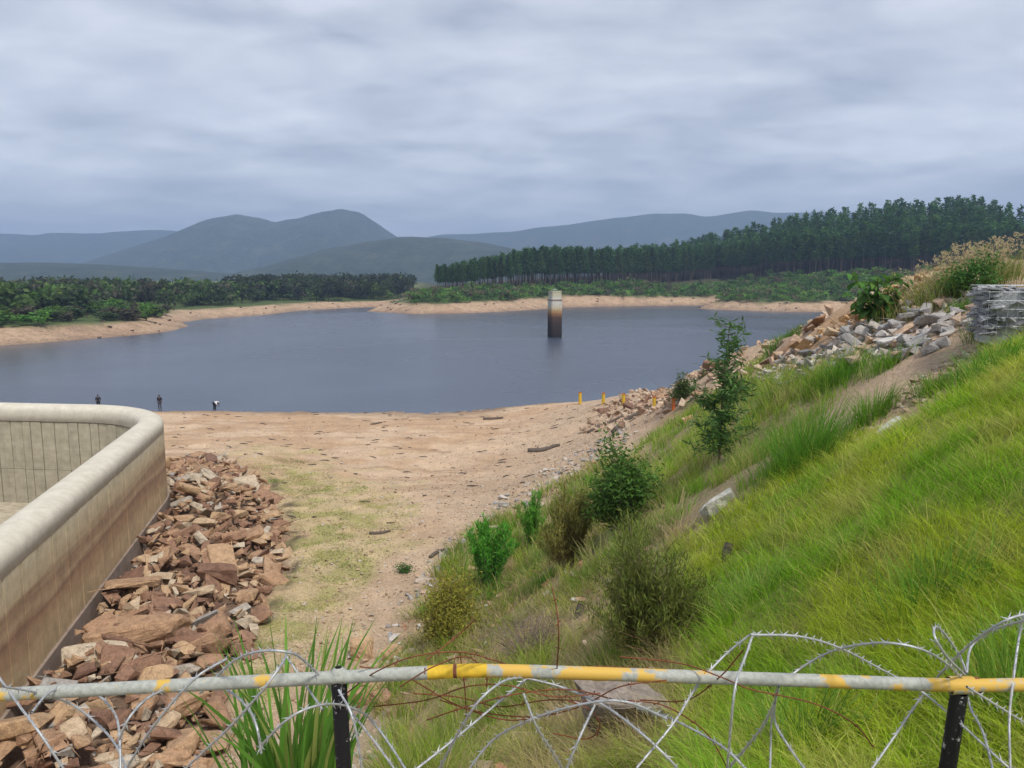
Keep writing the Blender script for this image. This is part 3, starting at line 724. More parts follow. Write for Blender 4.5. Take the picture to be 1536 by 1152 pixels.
# ------------------------------------------------------------------ gabion
M['gab'] = mat_rock('gabion_stone', [(0, (0.2, 0.205, 0.21)), (1, (0.38, 0.385, 0.39))]); RM_gab = [mesh('gabion_stone_%d' % i, v, f, M['gab'], link=False) for i, (v, f) in enumerate(RV)]
gp = at_y(1478, 512, 14.5); gz = float(hgt(gp.x + 1, gp.y)) - 0.1
gab = empty('gabion', (gp.x, gp.y, gz), 'grey wire gabion basket filled with flat stones at the right edge', 'gabion', rz=-0.35)
GL, GW, GH = 3.2, 1.6, max(0.9, at_y(1478, 432, 14.5).z - gz)
for i in range(296):
    top_ = i % 2
    if top_: x, y, z = random.uniform(0.05, GL), random.uniform(0.05, GW), GH - random.uniform(0.03, 0.1)
    else: x, y, z = random.choice([(random.uniform(0, GL), random.uniform(0.02, 0.12)), (random.uniform(0.02, 0.12), random.uniform(0, GW))]) + (random.uniform(0, GH - 0.08),)
    s_ = random.uniform(0.2, 0.38)
    link_obj('stone', random.choice(RM_gab), gab, (x, y, z), (random.uniform(-.25, .25), random.uniform(-.25, .25), random.uniform(0, 6.28)), (s_, s_ * .8, s_ * .55))
v, f = box(0.1, GL - .1, 0.1, GW - .1, -0.2, GH - .1); mesh('fill', v, f, M['gab'], gab)
acc = Acc()
for k in range(int(GL / 0.16) + 1):
    acc.add(*tube([(k * .16, -0.03, 0), (k * .16, -0.03, GH + .02), (k * .16, GW, GH + .02)], 0.0032, 4))
for k in range(int(GW / 0.16) + 1):
    acc.add(*tube([(-0.03, k * .16, 0), (-0.03, k * .16, GH + .02), (GL, k * .16, GH + .02)], 0.0032, 4))
for k in range(1, int(GH / 0.16) + 1): acc.add(*tube([(GL, -.03, k * .16), (-.03, -.03, k * .16), (-.03, GW, k * .16)], 0.0032, 4))
acc.build('wire_mesh', M['wire'], gab)

# ------------------------------------------------------------------ intake tower
tb = at_y(832, 505, 203); tb.z = WATER
tw = empty('intake_tower', tb, 'concrete intake tower standing in the lake, white top and dark stained base', 'tower', rz=0.35)
def octa(r, z0, z1, n=4, rr=None, ch=0.25):
    rr = rr or r; V = []
    for rad, z in ((r, z0), (rr, z1)):
        V += [(sx * a, sy * b, z) for sx, sy, a, b in ((1, -1, rad - ch, rad), (1, -1, rad, rad - ch), (1, 1, rad, rad - ch), (1, 1, rad - ch, rad), (-1, 1, rad - ch, rad), (-1, 1, rad, rad - ch), (-1, -1, rad, rad - ch), (-1, -1, rad - ch, rad))]
    F = [tuple(range(8))[::-1], tuple(range(8, 16))] + [(i, (i + 1) % 8, 8 + (i + 1) % 8, 8 + i) for i in range(8)]
    return np.array(V), F
for nm, a in (('shaft', (1.52, -3, 9.6)), ('ledge', (1.6, 9.61, 9.95)), ('head', (1.38, 9.96, 11.9)), ('roof_slab', (1.46, 11.91, 12.15))):
    v, f = octa(*a); mesh(nm, v, f, M['con_tower'] if nm != 'ledge' else M['con_foot'], tw)
acc = Acc()
for sx, sy in ((-1, -1), (1, -1), (-1, 1), (1, 1)): acc.add(*tube([(sx * .5 - .3, sy * .5, 12.1), (sx * .5 - .3, sy * .5, 12.6)], 0.04, 5))
acc.add(*tube([(-.8, -.5, 12.6), (.2, -.5, 12.6), (.2, .5, 12.6), (-.8, .5, 12.6), (-.8, -.5, 12.6)], 0.04, 5)); acc.build('hatch_rail', M['wire'], tw)

# ------------------------------------------------------------------ plants
def quads(cen, size, asp=0.5, up=0.3, r=None, droop=0.0):
    """leaf quads (pointed diamonds) at points"""
    cen = np.asarray(cen, float); n = len(cen); size = np.ones(n) * size
    d = rng.normal(size=(n, 3)); d[:, 2] = d[:, 2] * 0.6 + up; d /= np.linalg.norm(d, axis=1)[:, None]
    e = np.cross(d, rng.normal(size=(n, 3))); e /= np.linalg.norm(e, axis=1)[:, None] + 1e-9
    d = d * size[:, None]; e = e * size[:, None] * asp * 0.5
    V = np.stack([cen, cen + d * 0.45 + e, cen + d, cen + d * 0.45 - e], 1).reshape(-1, 3)
    return V, np.arange(4 * n).reshape(n, 4)
def vary(n, base_, amt=0.3, k=4):
    """one colour per leaf, repeated for its vertices"""
    b = np.array(base_) if np.ndim(base_) == 2 else np.ones((n, 3)) * np.array(base_)
    return np.repeat(b * (1 + rng.uniform(-amt, amt, (n, 1))) * (1 + rng.uniform(-.1, .1, (n, 3))), k, 0)
def blades(roots, length, width, lean, colr, segs=3, tipcol=None, dirs=None):
    """grass blades: tapered bent ribbons; roots (n,3)"""
    roots = np.asarray(roots, float); n = len(roots)
    length = np.ones(n) * length; width = np.ones(n) * width; lean = np.ones(n) * lean
    a = rng.uniform(0, 2 * np.pi, n) if dirs is None else dirs
    d = np.stack([np.cos(a), np.sin(a), np.zeros(n)], 1); b = rng.uniform(0, 2 * np.pi, n)
    w = np.stack([np.cos(b), np.sin(b), np.zeros(n)], 1)
    V = []; k = segs + 1; Cc = []
    colr = np.ones((n, 3)) * np.asarray(colr); tip = colr * 1.15 if tipcol is None else np.ones((n, 3)) * np.asarray(tipcol)
    for i in range(k):
        t = i / segs
        p = roots + (d * (lean * t ** 1.8)[:, None] + np.array((0, 0, 1.0)) * ((t - 0.35 * np.clip(lean, 0, 1.2) * t * t))[:, None]) * length[:, None]
        ww = w * (width * (1 - t) ** 0.7 * 0.5 + 0.0004)[:, None]
        V += [p - ww, p + ww]; c = colr * (1 - t) + tip * t; Cc += [c, c]
    V = np.stack(V, 1).reshape(-1, 3); Cc = np.stack(Cc, 1).reshape(-1, 3)
    f = np.array([(2 * i, 2 * i + 1, 2 * i + 3, 2 * i + 2) for i in range(segs)])
    F = (np.arange(n)[:, None, None] * (2 * k) + f[None]).reshape(-1, 4)
    return V, F, Cc
# --- grass cover on the bank (nobody could count it)
def grass_cover(name, label, poly, n, xr, yr, ln, cols, lean=0.55, wmul=1.0, keep=None):
    per = 26
    R0 = np.array(sample_region(poly, n // per, xr, yr, lambda x, y: np.clip((5.5 / np.maximum(y, 3)) ** 1.5, 0.03, 1) * (1 if keep is None else keep(x, y))))
    off = rng.normal(0, 1, (len(R0), per, 2)) * (rng.uniform(0.05, 0.17, (len(R0), 1, 1)) * (0.6 + R0[:, 1] / 18)[:, None, None])
    R = np.repeat(R0, per, 0); R[:, :2] += off.reshape(-1, 2); R[:, 2] = hgt(R[:, 0], R[:, 1]) - 0.02
    m = len(R); clump = np.repeat(rng.uniform(0, 1, len(R0)), per)
    patch = fbm(R[:, 0] * 0.8, R[:, 1] * 0.8, 4, 51); p2 = fbm(R[:, 0] * 2.5, R[:, 1] * 2.5, 3, 61)
    c0, c1, c2 = (np.array(c) for c in cols)
    t = smooth(0.35, 0.65, patch)[:, None]; col_ = c0 * (1 - t) + c1 * t
    dryk = (smooth(0.58, 0.7, p2) * 0.6 + (rng.random(m) < 0.08))[:, None].clip(0, 1); col_ = col_ * (1 - dryk) + c2 * dryk
    col_ = col_ * rng.uniform(0.7, 1.3, (m, 1)) * (0.72 + 0.56 * clump[:, None])
    L_ = ln * rng.uniform(0.5, 1.3, m) * (0.5 + 0.7 * p2 + 0.55 * ((clump * 7.3) % 1))
    wdt = np.maximum(0.006, R[:, 1] * 0.00085) * wmul
    ang = np.arctan2(off[..., 1].ravel() - 0.03, off[..., 0].ravel() - 0.05) + rng.normal(0, 0.6, m)
    V, F, Cc = blades(R, L_, wdt, lean * rng.uniform(0.5, 1.5, m), col_, 3, dirs=ang)
    tag(mesh(name, V, F, M['grass'], None, Cc), label, kind='stuff')
G_Y = ((0.215, 0.39, 0.024), (0.38, 0.46, 0.03), (0.52, 0.46, 0.15))
grass_cover('grass', 'bright yellow green grass covering the right bank', GRASS, 150000, (-1, 16), (3.3, 24), 0.27, G_Y, 0.85)
grass_cover('grass', 'thin green grass among stones on the upper bank', GRASS2, 16000, (2, 18), (13, 50), 0.45, ((0.17, 0.32, 0.025), (0.28, 0.38, 0.045), (0.45, 0.36, 0.18)), 0.5, 1.0, lambda x, y: smooth(0.38, 0.55, fbm(x * 0.9, y * 0.9, 3, 91)))
grass_cover('dry_grass', 'dry brown grass and weeds on the lower bank', DRY, 42000, (-6, 8), (6, 45), 0.34, ((0.26, 0.33, 0.05), (0.42, 0.34, 0.16), (0.5, 0.4, 0.24)), 0.8, 1.0, lambda x, y: smooth(0.3, 0.5, fbm(x * 0.8, y * 0.8, 3, 95)))
grass_cover('bank_weeds', 'taller green weeds in patches on the lower bank', DRY, 15000, (-6, 8), (6, 45), 0.62, ((0.13, 0.3, 0.03), (0.24, 0.34, 0.04), (0.5, 0.42, 0.22)), 0.45, 1.3, lambda x, y: smooth(0.52, 0.62, fbm(x * 0.55, y * 0.55, 3, 131)))
grass_cover('ground_weeds', 'short pale weeds growing on the sandy track', PALE, 15000, (-24, -2), (14, 60), 0.11, ((0.2, 0.27, 0.05), (0.4, 0.36, 0.15), (0.5, 0.4, 0.24)), 0.9, 0.9, lambda x, y: 0.25 + 0.75 * smooth(0.4, 0.6, fbm(x * 1.1, y * 1.1, 3, 15)))

def tuft(px, py, h, w, n, label, col_=(0.085, 0.2, 0.018), name='grass_tuft', group=None, base_=None, lean=0.5, width=0.012, seed_heads=False, segs=4):
    p = base_ or hit(px, py)
    r = rng.normal(0, w * 0.3, (n, 2)); L_ = h * rng.uniform(0.55, 1.1, n)
    roots = np.stack([r[:, 0], r[:, 1], np.zeros(n)], 1)
    roots[:, 2] = hgt(p.x + r[:, 0], p.y + r[:, 1]) - p.z - 0.03
    ang = np.arctan2(r[:, 1], r[:, 0]) + rng.normal(0, 0.7, n)
    cc = np.array(col_) * 1.3 * rng.uniform(0.6, 1.35, (n, 1)) * np.where(rng.random((n, 1)) < 0.1, np.array((2.4, 1.3, 2.5)), 1)
    wd = np.maximum(width, p.y * 0.0008)
    V, F, Cc = blades(roots, L_, wd * rng.uniform(.6, 1.3, n), lean * rng.uniform(0.3, 1.5, n), cc, segs, dirs=ang)
    o = empty(name, p, label, 'grass' if name != 'reeds' else 'reeds', group)
    tag(mesh('blades', V, F, M['grass'], o, Cc), kind='stuff')
    if seed_heads:
        m = n // 5; rr = rng.normal(0, w * 0.33, (m, 2)); rt = np.stack([rr[:, 0], rr[:, 1], hgt(p.x + rr[:, 0], p.y + rr[:, 1]) - p.z], 1)
        V, F, Cc = blades(rt, h * rng.uniform(1.0, 1.4, m), wd * 0.7, 0.35, (0.42, 0.32, 0.18), 4); a = Acc(); a.add(V, F, Cc)
        tips = V.reshape(m, -1, 3)[:, -3:].mean(1); q = np.repeat(tips, 6, 0) + rng.normal(0, 0.03, (m * 6, 3)); v2, f2 = quads(q, 0.09, 0.35, 0.8); a.add(v2, f2, vary(len(q), (0.46, 0.36, 0.22), .2))
        tag(a.build('seed_heads', M['grass'], o), kind='stuff')
    return o
tuft(1308, 628, 0.72, 0.62, 420, 'round bright green grass tuft alone on the bare earth strip')
tuft(1205, 700, 1.35, 1.1, 800, 'largest tall green grass tuft beside the sapling')
tuft(1400, 588, 0.5, 0.5, 300, 'small green grass tuft at the top of the bright grass')
tuft(1490, 565, 0.75, 0.8, 420, 'tall green grass tuft below the gabion')
tuft(1330, 552, 0.55, 0.8, 340, 'green grass tuft at the foot of the grey rubble')
tuft(1270, 566, 0.65, 0.8, 340, 'green grass tuft left of the rubble foot')
tuft(1238, 580, 0.8, 0.8, 380, 'dark green grass tuft between sapling and rubble')
tuft(1160, 600, 0.8, 1.2, 420, 'pale green grass tuft just behind the sapling', (0.15, 0.24, 0.04))
tuft(1480, 502, 0.55, 0.6, 380, 'dark green leafy tuft in front of the gabion', (0.07, 0.15, 0.02))
tuft(1440, 470, 0.5, 0.45, 260, 'small green weed on top of the rubble', (0.09, 0.18, 0.03))
tuft(1172, 520, 0.8, 1.3, 420, 'dark green grass clump at the water edge of the bank', (0.08, 0.17, 0.03))
tuft(812, 880, 0.7, 0.6, 300, 'light green grass tuft below the feathery brown shrub', (0.13, 0.24, 0.03))
tuft(1000, 985, 0.8, 0.4, 160, 'straw coloured dry grass clump beside the dark shrub', (0.42, 0.33, 0.17), lean=0.8)
tuft(1450, 428, 0.95, 2.6, 1900, 'wide tall grass clump with straw seed heads on the crest', (0.15, 0.2, 0.045), base_=at_y(1440, 434, 22), seed_heads=True)
tuft(1520, 1060, 0.8, 0.5, 220, 'tall grass tuft behind the right fence post', (0.12, 0.23, 0.03))
tuft(1200, 1130, 0.7, 0.5, 240, 'grass tuft low behind the razor wire', (0.12, 0.23, 0.03))
tuft(1130, 900, 0.6, 0.7, 320, 'fine pale green grass tuft left in the bright grass', (0.17, 0.27, 0.05))
tuft(1400, 900, 0.6, 0.7, 320, 'fine dark green grass tuft right in the bright grass', (0.11, 0.22, 0.025))
rp = Vector((-1.75, 5.6, 0)); rp.z = float(hgt(rp.x, rp.y))
tuft(0, 0, 1.72, 0.62, 120, 'tall broad bladed green reeds beside the left fence post', (0.11, 0.22, 0.03), 'reeds', None, rp, 0.32, 0.06, segs=6)

def shrub(name, px, py, h, w, label, leafcol, kind, n=2600, base_=None, stems=16, leaf=0.05, cat='shrub', tip=None):
    p = base_ or hit(px, py); o = empty(name, p, label, cat)
    a = Acc(); pts_ = []; ts = []
    lobes = [(random.uniform(0, 6.28), random.uniform(0.45, 1.1), random.uniform(0.55, 1.15)) for _ in range(6)]
    for i in range(stems):
        lo_ = lobes[i % 6]; az = lo_[0] + random.gauss(0, 0.4); out_ = random.uniform(0.1, 1.0) ** 0.7 * w * 0.5 * lo_[2]; hh = h * (random.uniform(0.6, 1.15) if kind == 'upright' else lo_[1] * random.uniform(0.7, 1.1)) * (1 - 0.35 * (out_ / (w * 0.5)) ** 2)
        b0 = np.array((math.cos(az), math.sin(az), 0)) * out_ * 0.15
        e = np.array((math.cos(az) * out_, math.sin(az) * out_, hh)); mid = b0 * 0.4 + e * np.array((.45, .45, .5)) + rng.normal(0, 0.03 * h, 3)
        c_ = catmull([b0 - np.array((0, 0, 0.1)), mid, e], 6); a.add(*tube(c_, np.linspace(0.009, 0.0022, len(c_)) * (1 + h * 0.3), 5))
        m = int(n * 1.5) // stems
        lo = {'feather': 0.15, 'leafy': 0.25, 'upright': 0.1, 'twiggy': 0.2}[kind]
        t = rng.uniform(lo, 1.0, m) ** 0.7; k = t * (len(c_) - 1); i0 = np.clip(k.astype(int), 0, len(c_) - 2); q = c_[i0] + (c_[i0 + 1] - c_[i0]) * (k - i0)[:, None]
        sp_ = {'feather': 0.06, 'leafy': 0.15, 'upright': 0.032, 'twiggy': 0.12}[kind] * (0.5 + w * 0.5)
        pts_.append(q + rng.normal(0, sp_, (m, 3)) * np.array((1, 1, 0.8))); ts.append(t)
    a.build('stems', M['twig'], o)
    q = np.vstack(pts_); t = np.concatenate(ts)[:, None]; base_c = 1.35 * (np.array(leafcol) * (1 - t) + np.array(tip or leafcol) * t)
    v, f = quads(q, leaf * rng.uniform(0.6, 1.4, len(q)), 0.07 if name == 'dead_brush' else {'feather': 0.15, 'leafy': 0.36, 'upright': 0.2, 'twiggy': 0.34}[kind], {'feather': 1.6, 'leafy': 0.2, 'upright': 1.5, 'twiggy': 0.5}[kind])
    tag(mesh('foliage', v, f, M['leaf'], o, vary(len(q), base_c, 0.4)), kind='stuff'); return o
shrub('shrub', 940, 795, 2.6, 1.9, 'dark green leafy shrub, tallest on the lower bank', (0.06, 0.075, 0.02), 'leafy', 6500, stems=26, leaf=0.13, tip=(0.07, 0.17, 0.03))
shrub('shrub', 905, 790, 2.07, 1.96, 'brownish reedy shrub against the dark leafy shrub', (0.09, 0.075, 0.02), 'feather', 3200, stems=40, leaf=0.16, tip=(0.12, 0.14, 0.03))
shrub('shrub', 852, 850, 2.13, 1.89, 'feathery olive brown shrub fanning upward', (0.085, 0.065, 0.025), 'feather', 9000, stems=64, leaf=0.15, tip=(0.2, 0.2, 0.05))
shrub('shrub', 655, 972, 2.44, 3.22, 'wide yellow green shrub at the foot of the bank', (0.12, 0.085, 0.035), 'twiggy', 9000, stems=60, leaf=0.1, tip=(0.27, 0.28, 0.04))
shrub('shrub', 965, 985, 2.13, 1.89, 'dark olive shrub behind the rail, next to dry grass', (0.085, 0.065, 0.025), 'feather', 15000, stems=80, leaf=0.1, tip=(0.13, 0.17, 0.035))
shrub('fern_plant', 735, 885, 2.56, 2.10, 'bright green upright weed clump on the stony toe', (0.05, 0.13, 0.018), 'upright', 5200, stems=34, leaf=0.15, cat='plant', tip=(0.09, 0.24, 0.025))
shrub('fern_plant', 797, 828, 2.32, 1.33, 'bright green upright weed spire left of the feathery shrub', (0.06, 0.15, 0.02), 'upright', 2600, stems=18, leaf=0.15, cat='plant', tip=(0.1, 0.26, 0.03))
shrub('shrub', 605, 860, 0.5, 0.6, 'tiny dark green plant alone on the gravel', (0.04, 0.1, 0.02), 'leafy', 400, stems=9, leaf=0.09)
shrub('shrub', 1020, 605, 1.9, 1.8, 'low dark bush behind the sapling beside the orange post', (0.05, 0.08, 0.02), 'leafy', 1500, stems=20, leaf=0.16)
shrub('shrub', 1462, 440, 0.9, 1.5, 'dark green bush in front of the crest grass', (0.05, 0.12, 0.025), 'leafy', 2600, base_=at_y(1462, 440, 20.5), stems=26, leaf=0.1)
shrub('shrub', 1425, 452, 0.55, 0.9, 'low green weed left of the gabion', (0.07, 0.13, 0.03), 'leafy', 900, stems=14, leaf=0.08)
shrub('dead_brush', 790, 985, 0.92, 3.08, 'heap of grey dead twigs between the shrubs', (0.16, 0.13, 0.11), 'twiggy', 1600, stems=150, leaf=0.14, cat='brush')
shrub('dead_brush', 930, 592, 1.4, 0.5, 'bare dark dead stalk at the water edge', (0.05, 0.04, 0.035), 'twiggy', 20, base_=hit(930, 596), stems=7, leaf=0.1, cat='brush')
# sapling with narrow leaves
p = hit(1078, 700); sap = empty('sapling', p, 'slender sapling with narrow dark green leaves rising above the water', 'tree')
HS = (at_y(1090, 474, p.y).z - p.z)
tr = catmull([(0, 0, -.1), (0.02, 0, HS * .3), (0.05, 0.03, HS * .6), (0.16, 0, HS * .97)], 8)
mesh('trunk', *tube(tr, np.linspace(0.035, 0.008, len(tr)), 6), M['bark'], sap)
acc = Acc(); q = []
for i in range(66):
    t = 0.13 + 0.86 * (i + random.random()) / 66; c0 = tr[int(t * (len(tr) - 1))]; az = random.uniform(0, 6.28)
    ln = 1.0 * (1 - 0.6 * abs(t - 0.35) / 0.65) * random.uniform(0.4, 1.2)
    e = c0 + np.array((math.cos(az) * ln, math.sin(az) * ln, ln * random.uniform(0.25, 0.7)))
    c_ = catmull([c0, (c0 + e) / 2 + np.array((0, 0, -.05)), e], 5); acc.add(*tube(c_, np.linspace(0.009, 0.003, len(c_)), 4))
    for k in range(int(46 if t < .7 else 20)):
        u = random.uniform(0.2, 1.0); q.append(c_[int(u * (len(c_) - 1))] + rng.normal(0, 0.045, 3))
acc.build('branches', M['bark'], sap); q = np.array(q)
v, f = quads(q, rng.uniform(0.14, 0.3, len(q)), 0.19, 0.0); tag(mesh('foliage', v, f, M['leaf'], sap, vary(len(q), (0.085, 0.175, 0.045), 0.4)), kind='stuff')
# broad leaved bush: each leaf a piece
p = hit(1318, 487); bl = empty('broad_leaf_bush', p, 'dark green bush with large drooping leaves on the orange rubble', 'bush')
acc = Acc(); leafm = []
V = []; F = []
for i, (t, w_) in enumerate(((0, .02), (.25, .3), (.5, .42), (.75, .3), (1, .02))):
    V += [(t, -w_ * .6, 0.05 * w_ - 0.35 * t * t), (t, 0, -.02 - 0.35 * t * t), (t, w_ * .6, 0.05 * w_ - 0.35 * t * t)]
for i in range(4):
    for k in range(2): F.append((i * 3 + k, i * 3 + k + 1, i * 3 + k + 4, i * 3 + k + 3))
for k in range(3): leafm.append(mesh('broad_leaf_%d' % k, np.array(V) * (1, .8 + .2 * k, 1), np.array(F), M['leaf'], None, np.ones((len(V), 3)) * np.array(((0.075, 0.18, 0.03), (0.11, 0.24, 0.04), (0.06, 0.14, 0.028))[k]), True, link=False))
HB = at_y(1318, 402, p.y).z - p.z
for i in range(17):
    az = random.uniform(0, 6.28); ou = random.uniform(.15, 1.0) * HB * 0.58; hh = HB * random.uniform(.35, .97)
    if i == 0: az, ou, hh = 3.2, HB * .55, HB * .45
    e = np.array((math.cos(az) * ou, math.sin(az) * ou, hh)); c_ = catmull([(0, 0, -.1), (e[0] * .4, e[1] * .4, hh * .55), tuple(e)], 6); acc.add(*tube(c_, np.linspace(.03, .01, len(c_)), 5))
    for k in range(15):
        c0 = c_[random.randint(len(c_) // 3, len(c_) - 1)] + rng.normal(0, .07, 3); s_ = random.uniform(.28, .5)
        link_obj('leaf', random.choice(leafm), bl, c0, (random.uniform(-.5, .5), random.uniform(-.3, .7), random.uniform(0, 6.28)), (s_, s_, s_))
acc.build('stems', M['bark'], bl)

# ------------------------------------------------------------------ pines and far woods
def pine_mesh(seed, nl, H=1.0):
    r = np.random.default_rng(seed); lv = []
    n_wh = 16
    for i in range(n_wh):
        t = i / (n_wh - 1); z = 0.4 + 0.58 * t; rad = 0.155 * (1 - t) ** 0.75 * r.uniform(.75, 1.2) * (0.65 + 0.35 * min(1, t * 5)) + 0.012
        nb = 6
        for b in range(nb):
            a = r.uniform(0, 6.28); k = max(2, nl // (n_wh * nb)); u = r.uniform(0.15, 1.0, k) ** .7
            lv.append(np.stack([np.cos(a) * rad * u, np.sin(a) * rad * u, z + u * 0.015 + r.normal(0, .012, k)], 1))
    return np.vstack(lv)
def wood_mesh(seed, nl):
    """broadleaf crown: lobes of leaf points over a trunk, unit height"""
    r = np.random.default_rng(seed); lv = []
    for i in range(11):
        c = np.array((r.normal(0, .17), r.normal(0, .17), r.uniform(.32, .85))); rad = r.uniform(.1, .2); k = nl // 11
        d = r.normal(size=(k, 3)); d /= np.linalg.norm(d, axis=1)[:, None]; lv.append(c + d * rad * r.uniform(.55, 1.05, (k, 1)) * np.array((1, 1, .8)))
    return np.vstack(lv)
def tree_kind(prefix, maker, nvar, nl, leafsize, asp, cols, tw):
    out_ = []
    for i in range(nvar):
        q = maker(500 + i, nl); v, f = quads(q, leafsize * rng.uniform(.6, 1.4, len(q)), asp, 0.25)
        cr = mesh(prefix + '_crown_%d' % i, v, f, M['leaf'], None, vary(len(q), cols[i % len(cols)], .35), link=False)
        tv, tf = tube([(0, 0, -.04), (.004, 0, .5), (0, .004, .93)], [tw, tw * .75, tw * .2], 5)
        out_.append((cr, mesh(prefix + '_trunk_%d' % i, tv, tf, M['trunk'], link=False)))
    return out_
M['trunk'] = mat_plain('pine_bark', (0.12, 0.085, 0.065))
PINE_C = [(0.05, 0.108, 0.026), (0.042, 0.09, 0.024), (0.068, 0.13, 0.03)]
pines = tree_kind('pine', pine_mesh, 6, 1000, 0.05, .42, PINE_C, .011)
def plant_tree(name, kinds, x, y, h, label, group, w=1.0, sink=0.0):
    o = empty(name, (x, y, float(far_h(x, y)) - sink * h), None if callable(label) else label, 'tree' if name != 'bush' else 'bush', group, random.uniform(0, 6.28)); ki = random.randrange(len(kinds)); c, t = kinds[ki]
    if callable(label): o['label'] = label(ki)
    for nm, me in (('trunk', t), ('crown', c)): link_obj(nm, me, o, None, None, (h * w, h * w, h))
    return o
def mass(name, maker, pts_, hs, nl, leafsize, asp, cols, tw, label, wid=1.0):
    """a far wood that reads as one mass: all crowns and trunks in one mesh"""
    protos = [maker(800 + i, nl) for i in range(4)]; a = Acc()
    for (x, y, z), h in zip(pts_, hs):
        q = random.choice(protos) * np.array((wid, wid, 1)) * h; c, s_ = math.cos(random.random() * 6.28), 0
        th = random.random() * 6.28; q = np.stack([q[:, 0] * math.cos(th) - q[:, 1] * math.sin(th), q[:, 0] * math.sin(th) + q[:, 1] * math.cos(th), q[:, 2]], 1) + np.array((x, y, z))
        v, f = quads(q, leafsize * h * rng.uniform(.6, 1.4, len(q)), asp, .25); cc = np.array(random.choice(cols)) * random.uniform(.7, 1.3); a.add(v, f, vary(len(q), cc, .35))
        if tw:
            v, f = tube([(x, y, z - .5), (x, y, z + h * .9)], [tw * h, tw * h * .3], 4, False); a.add(v, f, (0.09, 0.065, 0.05))
    tag(a.build(name, M['leaf']), label, kind='stuff')
cnt = 0
front_x = np.arange(flx[1], flx[7] + 10, 3.3)
back = []; bh = []
for row in range(26):
    for x in front_x:
        xx = x + random.uniform(-1.5, 1.5); yy = float(np.interp(xx, flx, fly)) + 2 + row * 4.2 + random.uniform(-1.6, 1.6)
        if row > 3 and random.random() < 0.3: continue
        h = random.uniform(16, 22.5) * float(np.interp(xx, [-42, 15], [.6, 1]))
        if row < 3 and cnt < 295: cnt += 1; plant_tree('pine_tree', pines, xx, yy, h, 'tall dark pine in the front rows of the plantation across the lake', 'pines in the front rows of the plantation', 1.1)
        elif row % 2 == 0 or row < 8: back.append((xx, yy)); bh.append(h)
bz = far_h([p_[0] for p_ in back], [p_[1] for p_ in back])
mass('pine_forest', pine_mesh, [(a, b, c) for (a, b), c in zip(back, bz)], bh, 200, 0.085, .42, PINE_C, .009, 'dense pine plantation rising behind the front rows', 1.15)
# scrub belt below the pines
def region_far(n, fn_, xr, yr):
    got = []
    while len(got) < n:
        x = rng.uniform(*xr, 3000); y = rng.uniform(*yr, 3000); z, s_, k_ = far_z(x, y); m = fn_(x, y, s_, k_); got += list(zip(x[m], y[m], z[m]))
    return got[:n]
sb = region_far(1500, lambda x, y, s_, k_: (s_ > 9.5) & (k_ > 0.5) & (y < np.interp(x, flx, fly) - 2) & (x < 250), (-90, 250), (320, 500))
mass('scrub_belt', wood_mesh, sb, rng.uniform(2.0, 5.2, len(sb)), 90, 0.24, .6, [(0.09, 0.18, 0.03), (0.13, 0.23, 0.04), (0.07, 0.12, 0.035), (0.14, 0.12, 0.07)], 0, 'belt of bright green scrub along the shore below the pines', 1.7)
# left shore: bushes in front (things), wood behind (mass)
woods = tree_kind('bush', wood_mesh, 4, 420, 0.11, .6, [(0.08, 0.17, 0.03), (0.1, 0.2, 0.035), (0.06, 0.09, 0.035), (0.1, 0.09, 0.06)], .02)
lb = region_far(120, lambda x, y, s_, k_: (s_ > 7) & (s_ < 36) & (k_ < .3) & (y < 280) & (x / y < -.38), (-260, -60), (150, 300))
for x, y, z in lb: plant_tree('bush', woods, x, y, random.uniform(3.5, 6.5), lambda k: ('mid green', 'bright green', 'dark green', 'grey brown')[k] + ' rounded bush on the left shore above the bare bank', 'bushes along the left shore', 1.9, .22)
gb = at_y(220, 484, 232); plant_tree('bush', woods[1:2], gb.x, gb.y, 4.6, 'round bright green bush standing apart on the left shore', None, 1.6, .2)
lw = region_far(1150, lambda x, y, s_, k_: (s_ > 30) & (k_ < .3) & (y < 560) & ((y < 420) | (x > -150)) & (x > -y * .85), (-420, -40), (200, 560))
mass('shore_wood', wood_mesh, lw, rng.uniform(6, 11, len(lw)), 95, 0.2, .6, [(0.055, 0.095, 0.03), (0.045, 0.07, 0.032), (0.09, 0.15, 0.04), (0.085, 0.085, 0.055)], .014, 'dark wood covering the low land behind the left shore', 1.25)
pl = region_far(300, lambda x, y, s_, k_: (s_ > 20) & (k_ < .3) & (x > -170) & (y > 420), (-180, -30), (420, 640))
mass('tall_wood', wood_mesh, pl, rng.uniform(9, 14, len(pl)), 140, 0.13, .6, [(0.05, 0.075, 0.035), (0.045, 0.06, 0.04), (0.06, 0.09, 0.035)], .013, 'stand of tall grey green trees at the far end of the lake', .8)
# boulders and stumps on the left bare bank
acc = Acc()
for x, y, z in region_far(150, lambda x, y, s_, k_: (s_ > 0) & (s_ < 13) & (y < 480), (-260, 230), (150, 480)):
    v, f = random.choice(SV); s_ = random.uniform(.5, 1.6); acc.add(v * s_ + np.array((x, y, z + .1)), f, (0.09, 0.06, 0.045))
tag(acc.build('shore_debris', M['rock_attr']), 'dark stumps and stones dotting the far bare shore', kind='stuff')

